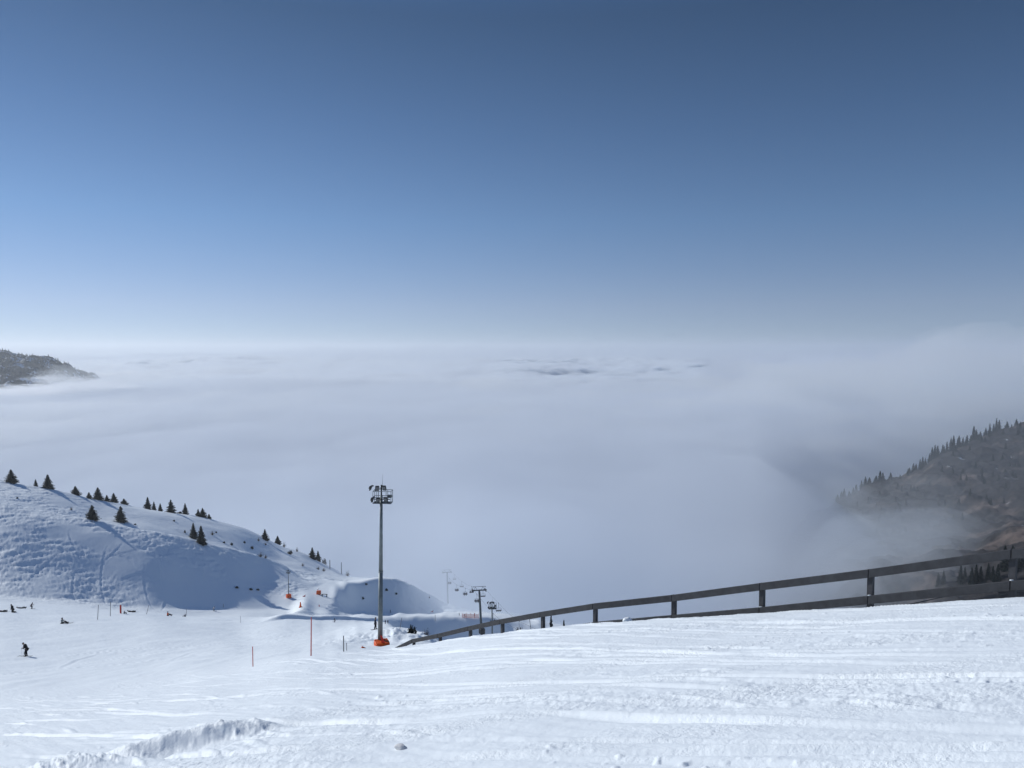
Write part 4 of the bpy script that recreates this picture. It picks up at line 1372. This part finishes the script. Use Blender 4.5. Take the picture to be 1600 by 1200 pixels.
DK = (0.012, 0.013, 0.018); GR = (0.09, 0.10, 0.12); WH = (0.55, 0.55, 0.55); OR = (0.85, 0.13, 0.02); BL = (0.03, 0.05, 0.10)
PEOPLE = [
    # px, base y, pixel height, pose, nominal height, rz, jacket, trousers, gear, label
    (40.5, 1027, 22.5, 'bent', 1.68, math.pi, DK, DK, 'ski', 'skier in black bending forward alone on the open piste'),
    (20, 957.5, 13, 'kneel', 1.32, math.pi, DK, DK, None, 'person in black kneeling upright at the left of the piste'),
    (3, 957, 6, 'lie', .7, 0.1, DK, DK, 'ski', 'person in black lying with a ski in the air at the left picture edge'),
    (33, 951, 4, 'lie', .5, 0.2, (.3, .32, .36), GR, None, 'person in pale grey lying between the kneeling and the standing figures'),
    (49.5, 951.5, 10, 'ski', 1.56, 0.3, (.06, .025, .04), DK, 'ski', 'small skier in dark red and black near the foot of the hill'),
    (97, 975.5, 9.5, 'sit', .93, 0.1, (.32, .36, .34), DK, 'ski', 'person in a pale jacket sitting on the snow with skis stretched out'),
    (194, 959, 4.5, 'sit', .93, 0, GR, GR, None, 'small grey person sitting beside the red tube'),
    (205, 956.5, 4.5, 'lie', .6, 0.0, DK, DK, 'ski', 'person in black lying right of the red tube'),
    (262, 962.5, 7, 'sit', .93, 0.15, OR, DK, None, 'person in an orange jacket sitting on the snow'),
    (289.5, 963.5, 4.5, 'sit', .93, math.pi, BL, DK, None, 'small dark person sitting right of the orange one'),
    (334, 955, 7.5, 'ski', 1.56, 0.4, WH, (.3, .3, .3), 'ski', 'person in white standing against the shaded slope'),
    (523, 972.5, 6.5, 'ski', 1.56, 2.6, GR, GR, 'ski', 'tiny grey skier mid turn left of the tall mast'),
    (586.5, 984, 19.5, 'stand', 1.76, 0.1, (.03, .04, .06), DK, 'board', 'snowboarder in black standing directly left of the tall mast'),
    (602, 975, 6.5, 'stand', 1.76, 1.4, BL, DK, None, 'left figure of the tiny pair right of the tall mast'),
    (606, 975, 6, 'stand', 1.76, 1.7, GR, GR, None, 'right figure of the tiny pair right of the tall mast'),
    (610, 957.5, 4.5, 'stand', 1.76, 0.5, DK, DK, 'board', 'tiny dark snowboarder at the foot of the shaded mound'),
    (717.5, 962, 4.5, 'stand', 1.76, 0.2, GR, GR, None, 'tiny hazy figure furthest left above the orange netting'),
    (726, 963.5, 4.5, 'ski', 1.56, 0.2, GR, DK, 'ski', 'tiny hazy skier in the middle above the orange netting'),
    (741, 962.5, 4.5, 'stand', 1.76, 0.2, GR, GR, None, 'tiny hazy figure close left of the clear chairlift pylon'),
]
for (px, by, ph, pose, nh, rz, jc, tc, gear, lab) in PEOPLE:
    p = at_pixel(px, by, 60, 460)
    sc = ph / F * p.y / nh
    person(p, rz, pose, jc, tc, lab, 'people on the piste', gear, sc)
    print('PERSON', lab[:40], 'D', round(p.y), 'scale', round(sc, 2))
for (c, sd_, D, occ) in CHAIRS:
    if not occ: continue
    c_lab = {(-1, 383): 'on the foggy chair between the pylons', (-1, 341): 'on the chair just beyond the clear pylon', (-1, 296): 'on the chair touching the clear pylon',
             (-1, 250): 'on the chair behind the lamp mast', (1, 362): 'on the foggy chair left of the clear pylon', (1, 230): 'on the nearest chair under the fence rail',
             (-1, 428): 'on the faintest chair beside the foggy pylon'}[(sd_, D)]
    for k, dx in enumerate((-.42, .42)):
        M = Matrix.Rotation(c.rotation_euler.z, 3, 'Z')
        loc = c.location + M @ Vector((dx, 0.05, -2.86))
        # the figure looks along local -Y of the chair
        person(loc, c.rotation_euler.z - math.pi / 2, 'chair', DK if k else BL, DK,
               ('one dark rider ' if k else 'other rider in blue ') + c_lab, 'riders on the chairlift', None, 1.0)


# ------------------------------------------------------------------ markers and small equipment
def pole_marker(px, ty, by, material, label, group, w=1.6, D=None, lean=0.0, band=True):
    p = P(px, by, D) if D else at_pixel(px, by, 45, 460)
    h = (by - ty) / F * p.y
    r = max(0.018, w / F * p.y / 2)
    bm = bmesh.new(); add_tube(bm, (0, 0, -0.6), (0, 0, h), r, r * .85, n=8)
    root = bm_obj('marker_pole', bm, material, loc=p)
    root.rotation_euler = (0, lean, 0)
    tag(root, label, 'marker pole', group)
    return root


GP = 'marker poles set in the snow'
pole_marker(395.3, 1009, 1046, M_redpole, 'red marker pole alone on the left of the near slope edge', GP, 1.6, 38.5)
pole_marker(486, 962.5, 1024, M_redpole, 'tallest red marker pole left of the tall mast', GP, 2.0, 36.8, 0.02)
pole_marker(537, 992.5, 1021.5, M_greypole, 'short grey pole between the tall red pole and the tall mast', GP, 1.9, 37.5)
pole_marker(541.7, 1004, 1020.5, M_greypole, 'thin short stick right of the short grey pole', GP, .9, 38.5)
pole_marker(152.5, 945, 969, M_greypole, 'thin grey pole, leftmost of the row at the foot of the hill', GP, 1.0, None, 0.08)
pole_marker(172.3, 939.5, 963, M_greypole, 'thin grey pole close left of the red tube', GP, 1.0, None, 0.04)
pole_marker(229, 944.5, 960, M_greypole, 'leaning thin pole between the red tube and the orange jacket', GP, .8, None, 0.25)
pole_marker(291.3, 951.5, 962, M_greypole, 'short thin pole beside the sitting dark figure', GP, .7)
pole_marker(349, 944.5, 950, M_greypole, 'tiny pole at the lower rim of the shaded bowl', GP, .9)
pole_marker(624, 964, 987, M_greypole, 'leaning pole just right of the tall mast on the snow heap', GP, .9, 84, 0.18)
pole_marker(830.5, 963, 992, M_greypole, 'grey pole under the fence rail right of the nearest chair', GP, 1.0, 60, -0.12)
pole_marker(376, 962, 974, M_greypole, 'very thin pale pole on the piste', GP, .5)
pole_marker(680, 962, 972, M_greypole, 'very thin pole on the edge above the shaded bank', GP, .6)
pole_marker(533.5, 866.5, 885, M_greypole, 'faint pole standing in the fog above the lit run', GP, 1.2)
pole_marker(515.5, 872, 886, M_greypole, 'faint pole in the fog beside the round shrub', GP, 1.2)


def prop(name, px, by, label, cat, build, material, dmin=60, dmax=460, rz=0):
    p = at_pixel(px, by, dmin, dmax); s = p.y / F
    bm = bmesh.new(); build(bm, s)
    o = bm_obj(name, bm, material, loc=p); o.rotation_euler = (0, 0, rz); tag(o, label, cat)
    return o


def tube_build(w, h):
    def f(bm, s): add_tube(bm, (0, 0, 0), (0, 0, h * s), w * s * .5, n=14); add_blob(bm, (0, 0, h * s), (w * s * .5, w * s * .5, w * s * .25))
    return f


prop('marker_tube', 188.6, 958.5, 'upright red padded tube among the thin poles', 'marker tube', tube_build(2.6, 13), M_red)


def cone_build(w, h):
    def f(bm, s):
        add_tube(bm, (0, 0, .0), (0, 0, h * s), w * s * .5, w * s * .18, n=14)
        add_box(bm, (0, 0, .06 * h * s), (w * s * 1.15, w * s * 1.15, .1 * h * s))
    return f


prop('warning_cone', 469.5, 949, 'tall orange cone at the near end of the lit run', 'cone', cone_build(3.8, 8.5), M_orange, 240, 420)
prop('warning_cone', 498.7, 947.5, 'tiny red cone right of the tall orange one', 'cone', cone_build(1.6, 3.2), M_red, 240, 420)


def gun(bm, s):
    add_box(bm, (0, 0, 3 * s), (6.5 * s, 5 * s, 6 * s), bevel=.3 * s)


g = prop('crash_padding', 498, 929, 'orange crash padding under the white snow cannon', 'crash padding', gun, M_orange, 240, 440)
cp_ = g.location.copy(); s = cp_.y / F
bm = bmesh.new(); add_tube(bm, (0, 0, 0), (0, 0, 3 * s), .25 * s); add_tube(bm, (-1.4 * s, 0, 2.4 * s), (1.2 * s, 0, 4.2 * s), 1.0 * s, .7 * s, n=14)
tag(bm_obj('snow_cannon', bm, M_white, loc=cp_ + Vector((-.8 * s, 0, 5.6 * s))), 'white snow cannon on its padded orange base beside the lit run', 'snow cannon')


def benchf(bm, s):
    for x in (-3.6, 3.6): add_box(bm, (x * s, 0, 2 * s), (1.4 * s, .8 * s, 4.2 * s))
    add_box(bm, (0, 0, 4.6 * s), (9.6 * s, .8 * s, .9 * s))


prop('slalom_gate_frame', 507, 933.5, 'dark low frame like a goalpost standing on the lit run', 'frame', benchf, M_lift, 240, 440)


def smallstuff(bm, s):
    add_box(bm, (0, 0, 1 * s), (1.2 * s, .6 * s, 2.4 * s)); add_box(bm, (-1.8 * s, 0, .6 * s), (2.6 * s, .6 * s, 1.0 * s)); add_box(bm, (.9 * s, 0, 2.0 * s), (.5 * s, .3 * s, 3.4 * s))


prop('snow_shovel_stand', 476, 932.5, 'small red piece of equipment between the small mast and the snow cannon', 'equipment', smallstuff, M_red, 240, 440)
prop('warning_board', 676, 957, 'faint red board on the snow at the foot of the mound', 'board', smallstuff, M_red, 240, 440)

# orange safety net
A = at_pixel(722, 966, 300, 420); B = Vector((P(748, 970, A.y).x, A.y, A.z)); Ln = (B - A).length; hh = 7 * A.y / F
root = empty('safety_net', A, 0, 'faded orange safety net strung left of the clear chairlift pylon', 'net')
bm = bmesh.new()
n = 26
for k in range(n + 1): add_tube(bm, (Ln * k / n, 0, 0), (Ln * k / n, 0, hh * (.8 + .12 * math.sin(k))), .035, n=4)
for k in range(7): add_tube(bm, (0, 0, hh * .13 * k), (Ln, 0, hh * .13 * k - .1), .045, n=4)
bm_obj('netting', bm, M_redpole, root)
for k in range(5):
    bm = bmesh.new(); add_tube(bm, (Ln * k / 4, 0, -.5), (Ln * k / 4, 0, hh * 1.05), .06, n=6); bm_obj('post', bm, M_red, root)

# lump of icy snow on the near slope
bm = bmesh.new(); bmesh.ops.create_icosphere(bm, subdivisions=3, radius=.062)
for v in bm.verts:
    n_ = float(perlin(np.array([v.co.x * 14 + 4]), np.array([v.co.y * 14 + v.co.z * 9]))[0]); v.co *= 1 + .35 * n_; v.co.z *= .7; v.co.x *= 1.25
p = at_pixel(626, 1170, 3, 20)
tag(bm_obj('snow_lump', bm, mat('icy_snow', (.72, .72, .71), .6, bump=.01, bscale=40), loc=p + Vector((0, 0, .012)), smooth=True), 'fist sized lump of grey ice on the near snow', 'snow lump')
bm = bmesh.new(); bmesh.ops.create_icosphere(bm, subdivisions=3, radius=.12)
for v in bm.verts:
    n_ = float(perlin(np.array([v.co.x * 11 + 9]), np.array([v.co.y * 11 + v.co.z * 9]))[0]); v.co *= 1 + .3 * n_; v.co.z *= .6; v.co.x *= 1.3
p = P(980, 969, 23.6)
tag(bm_obj('snow_lump', bm, M_snow, loc=p, smooth=True), 'white snow block on the slope edge at the fence', 'snow lump')


# ------------------------------------------------------------------ the wooded mountain on the right
def mountain_material(name, dark, rock, snow, sc, snow_amt, rock_amt):
    m = bpy.data.materials.new(name); m.use_nodes = True
    nt = m.node_tree; b = nt.nodes['Principled BSDF']; b.inputs['Roughness'].default_value = 0.95; b.inputs['Specular IOR Level'].default_value = 0.1
    g = nt.nodes.new('ShaderNodeNewGeometry')

    def noise(scale, det, dist=0.6):
        n = nt.nodes.new('ShaderNodeTexNoise'); n.inputs['Scale'].default_value = scale; n.inputs['Detail'].default_value = det
        n.inputs['Roughness'].default_value = dist
        nt.links.new(g.outputs['Position'], n.inputs['Vector']); return n

    def ramp(n, a, b_):
        r = nt.nodes.new('ShaderNodeMapRange'); r.inputs['From Min'].default_value = a; r.inputs['From Max'].default_value = b_
        nt.links.new(n.outputs['Fac'], r.inputs['Value']); return r
    n1 = ramp(noise(sc, 8, .65), rock_amt, rock_amt + .12); n2 = ramp(noise(sc * 2.1, 8, .7), snow_amt, snow_amt + .05)
    n3 = ramp(noise(sc * 9, 4), .3, .7)
    mx0 = nt.nodes.new('ShaderNodeMix'); mx0.data_type = 'RGBA'; mx0.inputs['A'].default_value = (*dark, 1); mx0.inputs['B'].default_value = (*[c * 2.2 for c in dark], 1)
    nt.links.new(n3.outputs['Result'], mx0.inputs['Factor'])
    mx1 = nt.nodes.new('ShaderNodeMix'); mx1.data_type = 'RGBA'; mx1.inputs['B'].default_value = (*rock, 1)
    nt.links.new(mx0.outputs['Result'], mx1.inputs['A']); nt.links.new(n1.outputs['Result'], mx1.inputs['Factor'])
    mx2 = nt.nodes.new('ShaderNodeMix'); mx2.data_type = 'RGBA'; mx2.inputs['B'].default_value = (*snow, 1)
    nt.links.new(mx1.outputs['Result'], mx2.inputs['A']); nt.links.new(n2.outputs['Result'], mx2.inputs['Factor'])
    nt.links.new(mx2.outputs['Result'], b.inputs['Base Color'])
    return m


MT = Loft({
    1180: [(1050, 380), (1000, 470), (960, 620), (900, 760), (1000, 1000)],
    1290: [(1020, 380), (960, 460), (880, 620), (792, 790), (950, 1050)],
    1340: [(995, 380), (930, 450), (850, 620), (770, 810), (940, 1060)],
    1380: [(990, 380), (925, 445), (840, 620), (750, 830), (930, 1080)],
    1425: [(985, 380), (920, 440), (835, 620), (737, 850), (920, 1100)],
    1470: [(980, 370), (910, 435), (830, 620), (708, 870), (910, 1120)],
    1515: [(975, 360), (900, 430), (825, 620), (690, 890), (900, 1150)],
    1560: [(970, 350), (885, 420), (815, 620), (672, 910), (890, 1180)],
    1600: [(965, 350), (872, 410), (805, 620), (662, 925), (880, 1200)],
    1750: [(960, 340), (850, 400), (790, 620), (640, 950), (860, 1250)],
    2100: [(950, 330), (820, 380), (750, 620), (620, 1000), (840, 1300)],
})
Am = np.linspace((1180 - 800) / F, (2050 - 800) / F, 420); Dm = np.concatenate([np.linspace(385, 960, 330), np.linspace(965, 1290, 60)])
Zm = MT.eval_cols(Am, Dm)
D0m, Z0m = MT.lines(Am)
Zm = np.where(np.isnan(Zm), Z0m[0][None] - 20, Zm)
Zm = smooth_rows(Zm, 7)
Xm = Am[None] * Dm[:, None]; Ym = np.repeat(Dm[:, None], len(Am), 1)
Zm = Zm + 7 * (np.abs(fbm(Xm / 70, Ym / 110, 5, .55)) - .35) + 2.2 * fbm(Xm / 16, Ym / 22, 4, .6)
Zm[0, :] -= 80; Zm[:, 0] -= 80
me = grid_mesh('mountain', Xm, Ym, Zm)
me.materials.append(mountain_material('wooded_rock', (0.019, 0.018, 0.019), (0.115, 0.092, 0.083), (0.6, 0.62, 0.65), 0.02, .66, .53))
tag(new_obj('mountain_slope', me), kind='structure')


def mz(x, y):
    a = x / y; i = int(np.clip(np.searchsorted(Dm, y) - 1, 0, len(Dm) - 2)); j = int(np.clip(np.searchsorted(Am, a) - 1, 0, len(Am) - 2))
    return float(Zm[i:i + 2, j:j + 2].mean())


def m_ridge(px):
    a = (px - 800) / F * 1.004
    j = int(np.clip(np.searchsorted(Am, a) - 1, 0, len(Am) - 2))
    t = Zm[:, j] / Dm; k = int(np.argmax(t)); D = Dm[k]
    return Vector((Am[j] * D, D, Zm[k, j]))


RIDGE = [(1312, 8), (1318, 11), (1323, 13), (1331, 10), (1337, 12), (1340, 14), (1349, 12), (1355, 14), (1362, 10), (1372, 10), (1379, 17), (1383, 13), (1394, 9),
         (1424, 9), (1430, 13), (1434, 10), (1440, 16), (1445, 18), (1449, 12), (1455, 14), (1459, 19), (1463, 20), (1468, 16), (1475, 12), (1482, 15), (1488, 20),
         (1492, 22), (1497, 16), (1501, 18), (1507, 14), (1513, 15), (1518, 10), (1523, 22), (1527, 16), (1533, 10), (1541, 12), (1548, 18), (1553, 14), (1559, 20), (1563, 15), (1575, 10), (1590, 8)]
rr = random.Random(9)
for i, (px, h) in enumerate(RIDGE):
    p = m_ridge(px); s = p.y / F
    spruce(p - Vector((0, 0, 1.5)), h * s * 1.05 + 1.5, rr.uniform(6.5, 11) * s, 'narrow dark spruce on the skyline of the foggy right mountain', 'spruces along the right mountain skyline', rr.choice((1, 3, 3)), rr.random() * 6)
for i in range(90):
    px = 1310 + 290 * rr.random() ** .7; f = rr.uniform(0.02, .75)
    p0 = m_ridge(px); D = p0.y - f * (p0.y - 560); x = (px - 800) / F * D
    p = Vector((x, D, mz(x, D))); s = D / F
    spruce(p - Vector((0, 0, 1)), rr.uniform(8, 14) * s, rr.uniform(4.5, 7) * s, 'dark spruce growing on the face of the foggy right mountain', 'spruces on the face of the right mountain', rr.choice((1, 3, 3)), rr.random() * 6)
LOW = [(1467, 893, 24), (1475, 890, 22), (1502, 880, 32), (1508, 884, 24), (1519, 885, 28), (1526, 880, 32), (1533, 883, 26), (1545, 878, 30), (1552, 883, 24), (1560, 880, 28), (1571, 850, 42), (1583, 850, 45), (1592, 866, 30), (1598, 860, 40)]
for (px, ty, h) in LOW:
    D = 560
    for _D in np.arange(400, 560, 2.5):
        a_, t_ = ray(px, ty + h)
        if mz(a_ * _D, _D) >= t_ * _D: D = float(_D); break
    top = P(px, ty, D); s = D / F
    spruce(Vector((top.x, D, top.z - h * s - .5)), h * s + .5, h * .42 * s, 'hazy spruce low behind the nearest fence bay', 'hazy spruces behind the nearest fence bay', rr.choice((1, 1, 3)), rr.random() * 6)

# ------------------------------------------------------------------ far peak at the upper left
FP = Loft({
    -500: [(700, 1980), (600, 2220), (575, 2400), (530, 2760), (700, 3240)],
    -150: [(700, 1980), (595, 2220), (575, 2400), (536, 2760), (700, 3240)],
    0:    [(700, 1980), (598, 2220), (582, 2400), (546, 2760), (700, 3240)],
    30:   [(700, 1980), (602, 2220), (590, 2400), (553, 2760), (700, 3240)],
    45:   [(700, 1980), (606, 2220), (592, 2400), (555, 2760), (700, 3240)],
    75:   [(700, 1980), (615, 2220), (598, 2400), (557, 2760), (700, 3240)],
    100:  [(700, 1980), (630, 2220), (605, 2400), (565, 2760), (700, 3240)],
    125:  [(700, 1980), (640, 2220), (616, 2400), (577, 2760), (700, 3240)],
    150:  [(700, 1980), (650, 2220), (632, 2400), (590, 2760), (700, 3240)],
    185:  [(720, 1980), (680, 2220), (665, 2400), (618, 2760), (720, 3240)],
})
Af = np.linspace((-500 - 800) / F, (182 - 800) / F, 420); Df = np.linspace(1990, 3220, 240)
Zf = FP.eval_cols(Af, Df); Zf = np.where(np.isnan(Zf), -600, Zf)
Xf = Af[None] * Df[:, None]; Yf = np.repeat(Df[:, None], len(Af), 1)
Zf = Zf + 30 * (np.abs(fbm(Xf / 130, Yf / 250, 5, .55)) - .3) + 4 * fbm(Xf / 30, Yf / 36, 4, .6)
Zf[:, -1] -= 300; Zf[0] -= 300
me = grid_mesh('far_peak', Xf, Yf, Zf)
me.materials.append(mountain_material('far_wooded_rock', (0.004, 0.007, 0.014), (0.022, 0.022, 0.028), (0.62, 0.66, 0.72), 0.014, .53, .62))
tag(new_obj('far_peak', me), kind='structure')
vs, fs = [], []
rr = random.Random(3)
for i in range(2600):
    j = rr.randrange(100, len(Af) - 2); k = rr.randrange(60, 200)
    x, y, z = Xf[k, j], Yf[k, j], Zf[k, j]; h = rr.uniform(6, 13); w = h * .26; i0 = len(vs)
    for q in range(5): vs.append((x + w * math.cos(q * 1.2566), y + w * math.sin(q * 1.2566), z - 3))
    vs.append((x, y, z + h))
    for q in range(5): fs.append((i0 + q, i0 + (q + 1) % 5, i0 + 5))
me = bpy.data.meshes.new('far_forest'); me.from_pydata(vs, [], fs); me.materials.append(M_needle)
tag(new_obj('far_forest', me), 'dark conifer forest covering the far peak', 'forest', kind='stuff')
